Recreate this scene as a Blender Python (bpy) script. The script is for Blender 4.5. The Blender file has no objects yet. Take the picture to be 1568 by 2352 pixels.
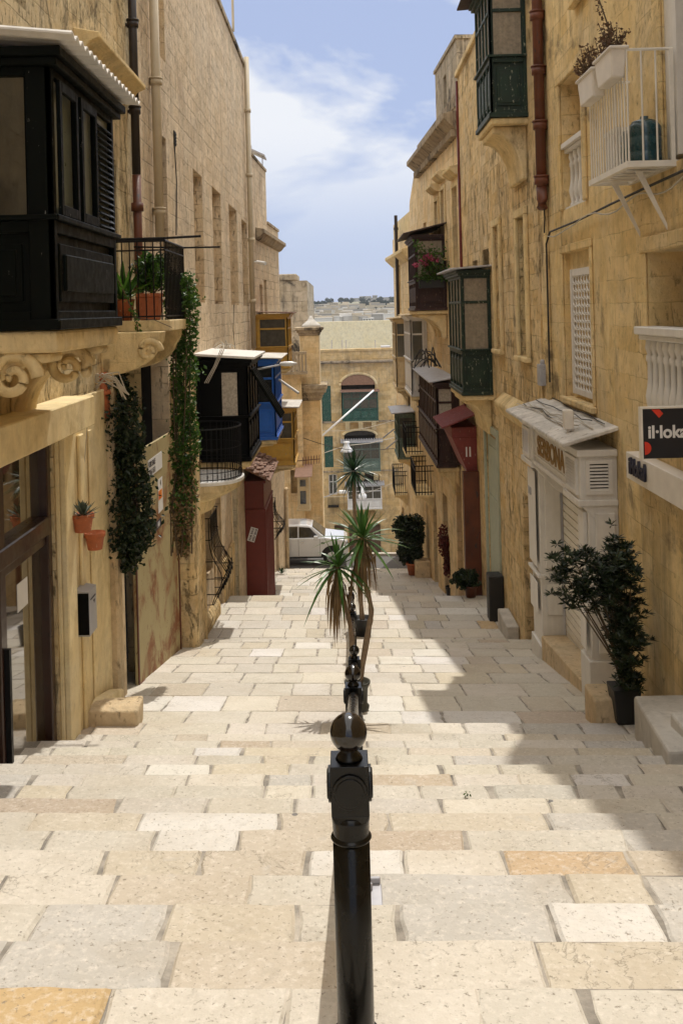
import bpy, math, random
from mathutils import Vector, noise
random.seed(7)
S = bpy.context.scene
COL = S.collection
FP = 2257.0                      # focal length in units of the 1568-wide picture
RA = math.radians(1.5)
CA, SA, TA = math.cos(RA), math.sin(RA), math.tan(RA)
V = Vector

def ray(px, py):
    u = (px-784)/FP; v = (712-py)/FP
    return u*CA+v*SA, -u*SA+v*CA
def at(px, py, y):
    X, Z = ray(px, py); return V((X*y, y, Z*y))
def onx(px, py, x):
    X, Z = ray(px, py); y = x/X; return V((x, y, Z*y))
def dy(px, py, x): return onx(px, py, x).y
def dz(px, py, x): return onx(px, py, x).z


# picture settings
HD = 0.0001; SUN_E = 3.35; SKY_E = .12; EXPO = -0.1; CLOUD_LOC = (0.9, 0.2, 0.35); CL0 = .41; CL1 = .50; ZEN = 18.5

# ------------------------------------------------------------------ street profile (depth, drop below the eye)
SEG = []          # (y0,y1,h0,h1,kind)
def build_profile():
    SEG.append((-7, 3.02, 2.25, 2.266, 'land'))
    for k in range(-1, 14):
        n = 4.0+.49*k
        SEG.append((n-.49, n, .3*n+1.345, .3*n+1.36, 'step'))
    SEG.append((10.37, 11.0, 4.55, 4.62, 'land'))
    SEG.append((11.0, 18.0, 4.68, 6.03, 'land'))
    SEG.append((18.0, 18.5, 6.18, 6.20, 'step')); SEG.append((18.5, 19.0, 6.35, 6.37, 'step'))
    SEG.append((19.0, 24.2, 6.50, 7.03, 'land'))
    y, h = 24.2, 7.03
    for k in range(12):
        h += .155; SEG.append((y, y+.49, h, h+.01, 'step')); y += .49
    SEG.append((y, 36.4, h+.13, 9.75, 'land'))
    y, h = 36.4, 9.75
    for k in range(8):
        h += .145; SEG.append((y, y+.64, h, h+.01, 'step')); y += .64
    SEG.append((y, 44.9, h+.06, 11.25, 'road'))
    SEG.append((44.9, 46.2, 11.13, 11.4, 'land'))
    y, h = 46.2, 11.45
    while y < 84:
        SEG.append((y, y+1.0, h+.2, h+.25, 'step')); y += 1; h += .25
    SEG.append((y, 100, h+.2, h+.8, 'road'))
build_profile()
def drop(y):
    for a, b, h0, h1, k in SEG:
        if a <= y <= b: return h0+(h1-h0)*(y-a)/(b-a)
    return SEG[-1][3] if y > 0 else SEG[0][2]
def gz(x, y): return -drop(y)-TA*x

# ------------------------------------------------------------------ mesh builder
class MB:
    def __init__(s): s.v = []; s.f = []; s.c = []; s.smooth = False
    def add(s, vs, fs, col=None):
        n = len(s.v); s.v += [tuple(p) for p in vs]; s.f += [tuple(i+n for i in f) for f in fs]
        s.c += [col]*len(fs); return s
    def quad(s, a, b, c, d, col=None): return s.add([a, b, c, d], [(0, 1, 2, 3)], col)
    def hexa(s, p, col=None):      # 8 points: bottom 4, top 4
        return s.add(p, [(3, 2, 1, 0), (4, 5, 6, 7), (0, 1, 5, 4), (1, 2, 6, 5), (2, 3, 7, 6), (3, 0, 4, 7)], col)
    def box(s, x0, x1, y0, y1, z0, z1, col=None):
        return s.hexa([(x0, y0, z0), (x1, y0, z0), (x1, y1, z0), (x0, y1, z0), (x0, y0, z1), (x1, y0, z1), (x1, y1, z1), (x0, y1, z1)], col)
    def fbox(s, F, a0, a1, b0, b1, c0, c1, col=None):
        P = lambda a, b, c: F.p(a, b, c)
        return s.hexa([P(a0, b0, c0), P(a1, b0, c0), P(a1, b0, c1), P(a0, b0, c1), P(a0, b1, c0), P(a1, b1, c0), P(a1, b1, c1), P(a0, b1, c1)], col)
    def fquad(s, F, a0, a1, b0, b1, c): return s.quad(F.p(a0, b0, c), F.p(a1, b0, c), F.p(a1, b1, c), F.p(a0, b1, c))
    def prism(s, pts0, pts1, col=None):  # two matching loops
        n = len(pts0)
        return s.add(list(pts0)+list(pts1), [tuple(range(n))[::-1], tuple(range(n, 2*n))]+[(i, (i+1) % n, n+(i+1) % n, n+i) for i in range(n)], col)
    def fprism(s, F, poly, a0, a1):      # poly in (c,b) extruded along a
        return s.prism([F.p(a0, b, c) for c, b in poly], [F.p(a1, b, c) for c, b in poly])
    def fplate(s, F, poly, c0, c1):      # poly in (a,b) extruded along c
        return s.prism([F.p(a, b, c0) for a, b in poly], [F.p(a, b, c1) for a, b in poly])
    def tube(s, pts, r, n=6, r1=None):
        pts = [V(p) for p in pts]; m = len(pts); base = len(s.v); rings = []
        up = V((0, 0, 1))
        for i, p in enumerate(pts):
            t = (pts[min(i+1, m-1)]-pts[max(i-1, 0)]).normalized()
            q = up if abs(t.dot(up)) < .95 else V((1, 0, 0))
            a = t.cross(q).normalized(); b = t.cross(a)
            rr = r if r1 is None else r+(r1-r)*i/(m-1)
            if isinstance(r, (list, tuple)): rr = r[i]
            rings.append([p+a*(rr*math.cos(2*math.pi*k/n))+b*(rr*math.sin(2*math.pi*k/n)) for k in range(n)])
        vs = [q for rg in rings for q in rg]
        fs = [(i*n+k, i*n+(k+1) % n, (i+1)*n+(k+1) % n, (i+1)*n+k) for i in range(m-1) for k in range(n)]
        fs += [tuple(range(n))[::-1], tuple(range((m-1)*n, m*n))]
        return s.add(vs, fs)
    def lathe(s, c, prof, n=20):
        c = V(c); vs = []
        for r, z in prof:
            vs += [c+V((r*math.cos(2*math.pi*k/n), r*math.sin(2*math.pi*k/n), z)) for k in range(n)]
        m = len(prof)
        fs = [(i*n+k, i*n+(k+1) % n, (i+1)*n+(k+1) % n, (i+1)*n+k) for i in range(m-1) for k in range(n)]
        fs += [tuple(range(n))[::-1], tuple(range((m-1)*n, m*n))]
        return s.add(vs, fs)
    def ball(s, c, r, n=20, m=12, sz=1):
        return s.lathe(c, [(max(1e-4, r*math.sin(math.pi*i/m)), -r*sz*math.cos(math.pi*i/m)) for i in range(m+1)], n)
    def build(s, name, mat, parent=None, label=None, bevel=0, smooth=False, origin=None, seg=1):
        me = bpy.data.meshes.new(name)
        if parent is not None: o0 = wloc(parent)
        elif origin is not None: o0 = V(origin)
        else:
            xs = [p[0] for p in s.v]; ys = [p[1] for p in s.v]; zs = [p[2] for p in s.v]
            o0 = V(((min(xs)+max(xs))/2, (min(ys)+max(ys))/2, min(zs)))
        me.from_pydata([(p[0]-o0.x, p[1]-o0.y, p[2]-o0.z) for p in s.v], [], s.f)
        me.validate(); me.update()
        if any(c is not None for c in s.c) and len(me.polygons) == len(s.c):
            ca = me.color_attributes.new('tone', 'FLOAT_COLOR', 'CORNER')
            for p in me.polygons:
                c = s.c[p.index] or (1, 1, 1)
                for li in p.loop_indices: ca.data[li].color = (c[0], c[1], c[2], 1)
        import bmesh
        bm = bmesh.new(); bm.from_mesh(me); bmesh.ops.recalc_face_normals(bm, faces=bm.faces); bm.to_mesh(me); bm.free()
        ob = bpy.data.objects.new(name, me); COL.objects.link(ob)
        if mat: me.materials.append(mat)
        if parent is not None: ob.parent = parent
        else: ob.location = o0
        if label: ob['label'] = label
        if smooth:
            for p in me.polygons: p.use_smooth = True
        if bevel:
            b = ob.modifiers.new('b', 'BEVEL'); b.width = bevel; b.segments = seg; b.limit_method = 'ANGLE'
        return ob
def wloc(o):
    p = V(o.location)
    while o.parent: o = o.parent; p += V(o.location)
    return p
class Fr:      # a frame on a face: o origin, u along, w outward
    def __init__(s, o, u, w): s.o = V(o); s.u = V(u).normalized(); s.w = V(w).normalized()
    def p(s, a, b, c=0): return s.o+s.u*a+V((0, 0, b))+s.w*c
def tag(o, label=None, cat=None, group=None, kind=None):
    if label: o['label'] = label
    if cat: o['category'] = cat
    if group: o['group'] = group
    if kind: o['kind'] = kind
    return o
def thing(name, label, cat, loc, group=None):
    o = bpy.data.objects.new(name, None); COL.objects.link(o); o.location = loc; o.empty_display_size = .2
    return tag(o, label, cat, group)
def dup(root, loc, label):
    r = root.copy(); COL.objects.link(r); r.location = loc; r['label'] = label
    for ch in list(root.children):
        c = ch.copy(); COL.objects.link(c); c.parent = r
        for g in list(ch.children):
            d = g.copy(); COL.objects.link(d); d.parent = c
    return r

# ------------------------------------------------------------------ materials
class NT:
    def __init__(s, name):
        s.m = bpy.data.materials.new(name); s.m.use_nodes = True; s.t = s.m.node_tree
        s.b = s.t.nodes['Principled BSDF']
    def n(s, typ, ins={}, **kw):
        x = s.t.nodes.new(typ)
        for k, v in kw.items(): setattr(x, k, v)
        for k, v in ins.items():
            if isinstance(v, bpy.types.NodeSocket): s.t.links.new(v, x.inputs[k])
            else: x.inputs[k].default_value = v
        return x
    def l(s, a, b): s.t.links.new(a, b)
    def math(s, op, a, b=0.0, c=0.0, clamp=False): return s.n('ShaderNodeMath', {0: a, 1: b, 2: c}, operation=op, use_clamp=clamp).outputs[0]
    def mix(s, f, a, b, blend='MIX'):
        x = s.n('ShaderNodeMix', data_type='RGBA', blend_type=blend)
        for k, v in ((0, f), (6, a), (7, b)):
            if isinstance(v, bpy.types.NodeSocket): s.l(v, x.inputs[k])
            else: x.inputs[k].default_value = v if k == 0 else (*v, 1)
        return x.outputs[2]
    def ramp(s, f, stops):
        r = s.n('ShaderNodeValToRGB', {0: f}); e = r.color_ramp.elements
        while len(e) < len(stops): e.new(.5)
        for q, (p, c) in zip(e, stops):
            q.position = p; q.color = (*(c if isinstance(c, tuple) else (c, c, c)), 1)
        return r.outputs[0]
    def noise(s, vec, scale, detail=5, rough=.55, dist=0):
        return s.n('ShaderNodeTexNoise', {'Vector': vec, 'Scale': scale, 'Detail': detail, 'Roughness': rough, 'Distortion': dist}).outputs['Fac']
    def bump(s, h, strength, dist=.02, normal=None):
        d = {'Height': h, 'Strength': strength, 'Distance': dist}
        if normal is not None: d['Normal'] = normal
        return s.n('ShaderNodeBump', d).outputs[0]
def sc(c, k): return tuple(min(.92, x*k) for x in c)

def paint(name, col, rough=.5, metal=0, var=.15, scale=6, bump=.15, worn=0, worncol=(.35, .33, .28), spec=.5, coat=0, streak=0):
    t = NT(name); g = t.n('ShaderNodeNewGeometry').outputs['Position']
    n1 = t.noise(g, scale, 6, .6); f = t.ramp(n1, [(.3, 0.0), (.7, 1.0)])
    c = t.mix(f, sc(col, 1-var), sc(col, 1+var))
    if streak:
        mp = t.n('ShaderNodeMapping', {'Vector': g, 'Scale': (1, 1, .07)}).outputs[0]
        c = t.mix(t.ramp(t.noise(mp, 14, 4, .6), [(.42, 0.0), (.7, streak)]), c, sc(col, .45))
    if worn:
        mp = t.n('ShaderNodeMapping', {'Vector': g, 'Scale': (1, 1, .35)}).outputs[0]
        w = t.ramp(t.noise(mp, scale*3.5, 8, .7), [(.62-worn*.12, 0.0), (.66-worn*.12, 1.0)])
        c = t.mix(w, c, worncol)
    t.l(c, t.b.inputs['Base Color'])
    rr = t.ramp(t.noise(g, scale*2, 4), [(.2, max(0, rough-.12)), (.8, min(1, rough+.15))])
    t.l(rr, t.b.inputs['Roughness'])
    t.b.inputs['Metallic'].default_value = metal
    t.b.inputs['Specular IOR Level'].default_value = spec
    t.b.inputs['Coat Weight'].default_value = coat
    if bump: t.l(t.bump(t.noise(g, scale*6, 5, .6), bump, .01), t.b.inputs['Normal'])
    return t.m
def stone(name, c1, c2, joint=.5, pits=.5, stain=.4, staincol=(.10, .075, .05), bw=.62, rh=.29, bump=.6, streaks=.3, erode=.0, grey=.28, side_only=None):
    t = NT(name); geo = t.n('ShaderNodeNewGeometry'); g = geo.outputs['Position']
    sx = t.n('ShaderNodeSeparateXYZ', {0: g}); nn = t.n('ShaderNodeSeparateXYZ', {0: geo.outputs['True Normal']})
    side = t.math('GREATER_THAN', t.math('ABSOLUTE', nn.outputs[0]), .6)
    wob = t.math('MULTIPLY', t.math('SUBTRACT', t.noise(g, 1.3, 3), .5), .16)
    wob2 = t.math('MULTIPLY', t.math('SUBTRACT', t.noise(g, 9, 3), .5), .035)
    wob = t.math('ADD', wob, wob2)
    a = t.math('ADD', t.math('ADD', t.math('MULTIPLY', sx.outputs[1], side), t.math('MULTIPLY', sx.outputs[0], t.math('SUBTRACT', 1.0, side))), wob)
    b = t.math('ADD', sx.outputs[2], t.math('MULTIPLY', wob, .6))
    uv = t.n('ShaderNodeCombineXYZ', {0: a, 1: b}).outputs[0]
    br = t.n('ShaderNodeTexBrick', {'Vector': uv, 'Color1': (0, 0, 0, 1), 'Color2': (1, 1, 1, 1), 'Mortar': (.5, .5, .5, 1), 'Scale': 1.0, 'Mortar Size': .008, 'Mortar Smooth': .8, 'Bias': 0.0, 'Brick Width': bw, 'Row Height': rh})
    bt = t.n('ShaderNodeSeparateColor', {0: br.outputs[0]}).outputs[0]
    tone = t.math('ADD', t.math('MULTIPLY', bt, .35*min(1, joint*2)), t.math('MULTIPLY', t.noise(g, .9, 6, .62), 1-.35*min(1, joint*2)))
    c = t.mix(t.ramp(tone, [(.32, 0.0), (.62, 1.0)]), c1, c2)
    gr = tuple((c1[0]*.5+c1[1]*.3+c1[2]*.2)*k for k in (1.0, .90, .72))
    c = t.mix(t.ramp(t.noise(g, .75, 7, .66, .5), [(.47, 0.0), (.60, grey)]), c, gr)
    c = t.mix(t.ramp(t.noise(g, 2.6, 9, .72, .3), [(.44, .0), (.66, .5)]), c, sc(c1, .60))
    gj = t.ramp(t.noise(g, 1.1, 7, .7), [(.43, .05), (.57, 1.0)])
    mj = t.math('MULTIPLY', br.outputs[1], t.math('MULTIPLY', gj, joint*1.3), clamp=True)
    c = t.mix(mj, c, sc(c1, .40))
    mp = t.n('ShaderNodeMapping', {'Vector': g, 'Scale': (1, 1, .09)}).outputs[0]
    st = t.math('MULTIPLY', t.ramp(t.noise(mp, 3.6, 8, .68), [(.50, 0.0), (.66, 1.0)]), t.ramp(t.noise(g, .45, 4), [(.38, .15), (.62, 1.0)]))
    c = t.mix(t.math('MULTIPLY', st, streaks), c, staincol)
    bl = t.ramp(t.noise(g, .62, 9, .72, .4), [(.545, 0.0), (.635, stain)])
    c = t.mix(bl, c, staincol)
    pn = t.n('ShaderNodeMapping', {'Vector': g, 'Scale': (1, 1, .42)}).outputs[0]
    vo = t.noise(pn, 15, 7, .78)
    pit = t.ramp(vo, [(.345, 1.0), (.43, 0.0)])
    vo2 = t.noise(pn, 5.5, 8, .75, .6)
    pit2 = t.math('MULTIPLY', t.ramp(vo2, [(.34, 1.0), (.405, 0.0)]), t.ramp(t.noise(g, .9, 4), [(.42, 0.0), (.58, 1.0)]))
    pa_ = t.math('MAXIMUM', pit, pit2)
    c = t.mix(t.math('MULTIPLY', pa_, pits*.9, clamp=True), c, sc(c1, .22))  # pits darkened in the base colour, in place of shade from relief
    lt = t.ramp(t.noise(pn, 8, 7, .7), [(.56, 0.0), (.68, .35)])
    c = t.mix(lt, c, sc(c2, 1.22))
    h = t.math('ADD', t.math('MULTIPLY', t.noise(g, 2.4, 9, .70, .4), 1.1), t.math('MULTIPLY', vo, .45))
    if erode:
        er = t.noise(t.n('ShaderNodeMapping', {'Vector': g, 'Scale': (1, .8, .40)}).outputs[0], 3.4, 10, .74, .6)
        ef = t.ramp(er, [(.565, 0.0), (.605, 1.0)])
        c = t.mix(t.math('MULTIPLY', ef, .62*erode), c, sc(c1, .30))
        h = t.math('SUBTRACT', h, t.math('MULTIPLY', ef, .7*erode))
    t.l(c, t.b.inputs['Base Color']); t.b.inputs['Roughness'].default_value = .93
    t.b.inputs['Specular IOR Level'].default_value = .12
    h = t.math('SUBTRACT', h, t.math('MULTIPLY', mj, .45))
    h = t.math('SUBTRACT', h, t.math('MULTIPLY', pa_, .4*pits))
    h = t.math('ADD', h, t.math('MULTIPLY', bt, .12*joint))
    t.l(t.bump(h, min(1, bump), .075*max(.3, bump)), t.b.inputs['Normal'])
    return t.m

M = {}
M['wall_near_left'] = stone('cream_limestone_left', (.72, .54, .29), (.84, .68, .41), joint=.45, pits=1.0, stain=.5, streaks=.5, bump=1.0, erode=.9)
M['plaster_left'] = stone('cream_painted_plaster', (.78, .62, .34), (.85, .71, .43), joint=.05, pits=.25, stain=.45, streaks=.3, bump=.3, grey=.25, staincol=(.42, .29, .12))
M['wall_tall'] = stone('pale_warm_limestone', (.71, .55, .36), (.82, .66, .46), joint=.7, pits=.8, stain=.30, staincol=(.30, .21, .16), streaks=.45, bump=1.0, bw=.7, rh=.30)
M['wall_right_near'] = stone('ochre_limestone_right', (.78, .56, .25), (.86, .66, .35), joint=.4, pits=.6, stain=.8, staincol=(.19, .14, .085), streaks=.6, bump=.7)
M['wall_right_mid'] = stone('eroded_ochre_limestone', (.80, .56, .26), (.88, .67, .37), joint=.5, pits=1.0, stain=.4, staincol=(.22, .15, .08), streaks=.5, bump=1.0, bw=.5, rh=.27, erode=.85)
M['wall_right_far'] = stone('golden_limestone', (.76, .54, .27), (.86, .66, .38), joint=.6, pits=.4, stain=.3, streaks=.5, staincol=(.16, .12, .08), bump=.6)
M['wall_far'] = stone('far_golden_limestone', (.58, .39, .17), (.72, .52, .26), joint=.75, pits=.3, stain=.3, streaks=.5, bump=.6, bw=.75, rh=.36)
M['trim'] = stone('carved_limestone_trim', (.76, .57, .28), (.85, .67, .37), joint=.1, pits=.4, stain=.4, streaks=.35, bump=.7, staincol=(.2, .14, .08))
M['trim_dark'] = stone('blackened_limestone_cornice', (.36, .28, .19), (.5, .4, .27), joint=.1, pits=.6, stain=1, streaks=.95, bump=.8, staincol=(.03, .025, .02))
M['ruin'] = stone('blackened_rubble_stone', (.50, .41, .28), (.62, .52, .38), joint=.9, pits=.7, stain=.95, streaks=.8, bump=1, staincol=(.05, .045, .04), bw=.8, rh=.5)
M['plain'] = stone('pale_plain_render', (.86, .72, .42), (.90, .78, .50), joint=.03, pits=.05, stain=.12, streaks=.2, bump=.1, grey=.1, staincol=(.45, .4, .3))
M['plinth'] = stone('worn_block_stone', (.68, .51, .31), (.78, .62, .40), joint=0, pits=.7, stain=.3, streaks=.2, bump=.8)
M['greystone'] = stone('grey_sill_stone', (.50, .47, .42), (.60, .57, .52), joint=0, pits=.3, stain=.3, streaks=.1, bump=.3)
M['marble'] = paint('white_marble_slab', (.75, .74, .72), .3, bump=.02, var=.06)
M['black_green'] = paint('very_dark_green_paint', (.0015, .0028, .0018), .5, var=.3, bump=.1, worn=-.3, spec=.10)
M['black_paint'] = paint('black_gloss_wood', (.0012, .0016, .0016), .5, var=.3, bump=.1, spec=.10)
M['green'] = paint('bottle_green_worn_paint', (.006, .024, .012), .5, var=.3, bump=.3, worn=.15, worncol=(.32, .33, .24))
M['far_green'] = paint('faded_sea_green_paint', (.018, .075, .05), .55, var=.25, bump=.2, worn=.2)
M['grey_green'] = paint('faded_grey_green_paint', (.11, .155, .12), .6, var=.15, worn=.3)
M['blue'] = paint('bright_cobalt_blue_paint', (.004, .10, .46), .35, var=.12, bump=.08)
M['yellow'] = paint('mustard_yellow_paint', (.58, .34, .055), .5, var=.12, bump=.15, worn=.1)
M['cream_paint'] = paint('cream_balcony_paint', (.60, .47, .27), .55, var=.1, worn=.15)
M['brown'] = paint('dark_brown_red_timber', (.034, .011, .008), .5, var=.3, bump=.3, worn=.15, worncol=(.2, .14, .1))
M['red_paint'] = paint('oxblood_red_paint', (.15, .022, .014), .5, var=.12, bump=.1)
M['awning_red'] = paint('faded_red_sheet', (.20, .035, .03), .6, var=.2, worn=.15, worncol=(.35, .2, .16))
M['white'] = paint('white_painted_wood', (.70, .67, .62), .45, var=.06, bump=.08, streak=.15)
M['white_iron'] = paint('white_painted_iron', (.72, .68, .60), .4, var=.08, bump=.05)
M['white_plastic'] = paint('white_plastic', (.72, .67, .60), .4, var=.08, bump=.03)
M['iron'] = paint('black_wrought_iron', (.005, .005, .006), .45, metal=0, spec=.2, var=.3, bump=.1)
M['rail'] = paint('black_gloss_cast_iron', (.002, .002, .002), .25, var=.3, bump=.05, spec=.28, coat=.1)
M['rail_ball'] = paint('black_gloss_ball', (.008, .005, .004), .15, var=.3, bump=.02, spec=.5, coat=.4)
M['pipe_dark'] = paint('dark_brown_iron_pipe', (.022, .014, .010), .5, var=.3, bump=.3)
M['pipe_rust'] = paint('rust_brown_iron_pipe', (.12, .035, .015), .5, var=.35, scale=2.5, bump=.3, worn=.15, worncol=(.04, .03, .03))
M['pipe_cream'] = paint('cream_plastic_pipe', (.52, .43, .29), .45, var=.06, bump=.02)
M['terracotta'] = paint('terracotta', (.42, .12, .045), .8, var=.2, scale=14, bump=.2, worn=.1, worncol=(.55, .35, .22))
M['rust_gate'] = None
M['teal_door'] = paint('pale_teal_weathered_planks', (.25, .36, .31), .65, var=.2, bump=.3, worn=.35, worncol=(.35, .3, .22), streak=.4)
M['brown_door'] = paint('brown_weathered_planks', (.16, .09, .055), .65, var=.25, bump=.3, streak=.3)
M['sage'] = paint('pale_sage_door_paint', (.40, .43, .33), .6, var=.1, streak=.2)
M['shop_frame'] = paint('varnished_brown_shop_timber', (.032, .011, .006), .35, var=.25, bump=.08, coat=.3)
M['steel'] = paint('brushed_grey_steel', (.42, .42, .45), .42, metal=.35, var=.06, bump=.03)
M['galv'] = paint('grey_galvanised_sheet', (.40, .40, .42), .5, var=.15, worn=.2, worncol=(.25, .2, .17))
M['roof_white'] = paint('white_corrugated_sheet', (.72, .70, .66), .45, var=.08, streak=.15)
M['roof_grime'] = paint('peeling_white_roof_felt', (.58, .55, .50), .75, var=.28, scale=3, bump=.6, worn=.2, worncol=(.30, .26, .21), streak=.3)
M['dull_pane'] = paint('dull_old_window_glass', (.085, .075, .055), .5, var=.3, bump=.02, spec=.2)
M['roof_brown'] = paint('flaking_brown_roof_felt', (.22, .12, .085), .8, var=.3, scale=7, bump=.8, worn=.5, worncol=(.36, .29, .22))
M['roof_dark'] = paint('dark_roof_boards', (.05, .03, .025), .7, var=.3, bump=.4)
M['roof_pink'] = paint('pinkish_tin_roof', (.42, .27, .21), .6, var=.12)
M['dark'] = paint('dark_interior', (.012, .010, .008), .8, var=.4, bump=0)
M['void'] = paint('unlit_room', (.035, .028, .020), .9, var=.3, bump=0)
M['curtain'] = paint('net_curtain', (.30, .25, .18), .35, var=.25, scale=16, bump=.1, streak=.35, coat=.4)
M['curtain_dim'] = paint('dusty_window_glass', (.10, .095, .075), .12, var=.3, scale=3, bump=.02, coat=.8)
M['glass_dark'] = paint('dark_window_glass', (.015, .016, .015), .06, var=.3, bump=.01, spec=1.0, coat=.5)
M['lace'] = paint('lace_curtain', (.42, .37, .30), .6, var=.35, scale=22, bump=.2)
M['louvre'] = paint('black_green_louvre', (.02, .024, .022), .3, var=.2, bump=.02)
M['soil'] = paint('dry_soil', (.09, .055, .03), .95, var=.4, scale=30, bump=1)
M['black_pot'] = paint('black_plastic_pot', (.012, .012, .012), .5, var=.2, bump=.05)
M['pot_green'] = paint('dark_olive_plastic_pot', (.045, .042, .028), .6, var=.25, bump=.1)
M['asphalt'] = paint('worn_asphalt', (.12, .115, .11), .9, var=.2, scale=8, bump=.5)
M['cable_black'] = paint('black_cable', (.012, .012, .012), .6, bump=0)
M['cable_pale'] = paint('pale_cable', (.45, .40, .32), .6, bump=0)
M['gold'] = paint('gold_letters', (.24, .13, .02), .5, metal=0, bump=0)
M['ink'] = paint('dark_blue_black_lettering', (.012, .012, .03), .5, bump=0)
M['sign_black'] = paint('black_sign_board', (.006, .007, .012), .45, bump=0)
M['red_sign'] = paint('bright_red_vinyl', (.65, .04, .015), .5, bump=0)
M['paper'] = paint('white_paper_notice', (.72, .71, .70), .8, var=.03, bump=0)
M['orange_paper'] = paint('orange_sticker', (.75, .25, .02), .7, bump=0)
M['bottle'] = paint('blue_green_water_drum', (.012, .05, .06), .25, var=.2, bump=.02, coat=.3)
M['carpaint'] = paint('white_car_paint', (.72, .73, .75), .15, var=.02, bump=0, coat=1)
M['tyre'] = paint('black_rubber', (.015, .015, .015), .8, bump=.1)
M['chrome'] = paint('silver_rim', (.5, .5, .5), .25, metal=.8, bump=0)
M['lamp_white'] = paint('white_lamp_housing', (.75, .75, .74), .35, bump=0)
M['bark'] = paint('yucca_bark', (.27, .19, .12), .9, var=.3, scale=20, bump=1)
M['stem'] = paint('woody_stem', (.10, .07, .04), .9, var=.3, scale=20, bump=.6)

def leafmat(name, c1, c2, rough=.45, trans=.25):
    t = NT(name); g = t.n('ShaderNodeNewGeometry')
    ri = g.outputs['Random Per Island']
    c = t.mix(ri, c1, c2)
    c = t.mix(t.ramp(t.noise(g.outputs['Position'], 7, 3), [(.35, 0.0), (.65, .6)]), c, sc(c1, .7))
    t.l(c, t.b.inputs['Base Color']); t.b.inputs['Roughness'].default_value = rough
    tr = t.n('ShaderNodeBsdfTranslucent', {'Color': c}); mx = t.n('ShaderNodeMixShader', {0: trans})
    t.l(t.b.outputs[0], mx.inputs[1]); t.l(tr.outputs[0], mx.inputs[2])
    t.l(mx.outputs[0], t.t.nodes['Material Output'].inputs[0]); return t.m
M['ivy_dark'] = leafmat('dark_ivy_leaves', (.007, .020, .004), (.028, .052, .014))
M['ivy_light'] = leafmat('bright_creeper_leaves', (.03, .085, .008), (.09, .20, .02), trans=.35)
M['dry_leaf'] = leafmat('dead_brown_leaves', (.20, .12, .05), (.38, .26, .13), .8, .2)
M['yucca'] = leafmat('yucca_leaves', (.03, .10, .012), (.12, .24, .05), .35, .25)
M['yucca_dark'] = leafmat('dark_yucca_leaves', (.012, .045, .02), (.05, .11, .05), .3, .15)
M['shrub'] = leafmat('dark_shrub_leaves', (.007, .017, .005), (.032, .058, .016), .4, .1)
M['geranium'] = leafmat('dry_red_green_leaves', (.10, .045, .025), (.16, .10, .05), .7)
M['pink'] = leafmat('pink_blossom', (.45, .05, .14), (.6, .15, .22), .6, .3)
M['redleaf'] = leafmat('dark_red_leaves', (.10, .015, .012), (.16, .03, .02), .5)
M['succulent'] = leafmat('grey_green_succulent', (.05, .07, .045), (.13, .15, .11), .5, .05)
M['far_tree'] = leafmat('far_dark_trees', (.012, .025, .012), (.03, .045, .02), .8, .1)

def rust_mat():
    t = NT('rusted_cream_steel_sheet'); g = t.n('ShaderNodeNewGeometry').outputs['Position']
    base = t.mix(t.noise(g, 2, 4), (.33, .26, .12), (.45, .38, .20))
    mp = t.n('ShaderNodeMapping', {'Vector': g, 'Scale': (1, .32, .34)}).outputs[0]
    r1 = t.ramp(t.noise(mp, 2.4, 9, .7, .6), [(.50, 0.0), (.60, 1.0)])
    rust = t.mix(t.noise(g, 9, 5), (.30, .10, .02), (.13, .045, .015))
    c = t.mix(r1, base, rust)
    r2 = t.ramp(t.noise(mp, 14, 8, .75), [(.60, 0.0), (.64, .85)])
    c = t.mix(r2, c, (.12, .055, .025))
    t.l(c, t.b.inputs['Base Color']); t.b.inputs['Roughness'].default_value = .7
    t.l(t.bump(t.noise(g, 11, 6), .3, .01), t.b.inputs['Normal']); return t.m
M['rust_gate'] = rust_mat()
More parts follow.
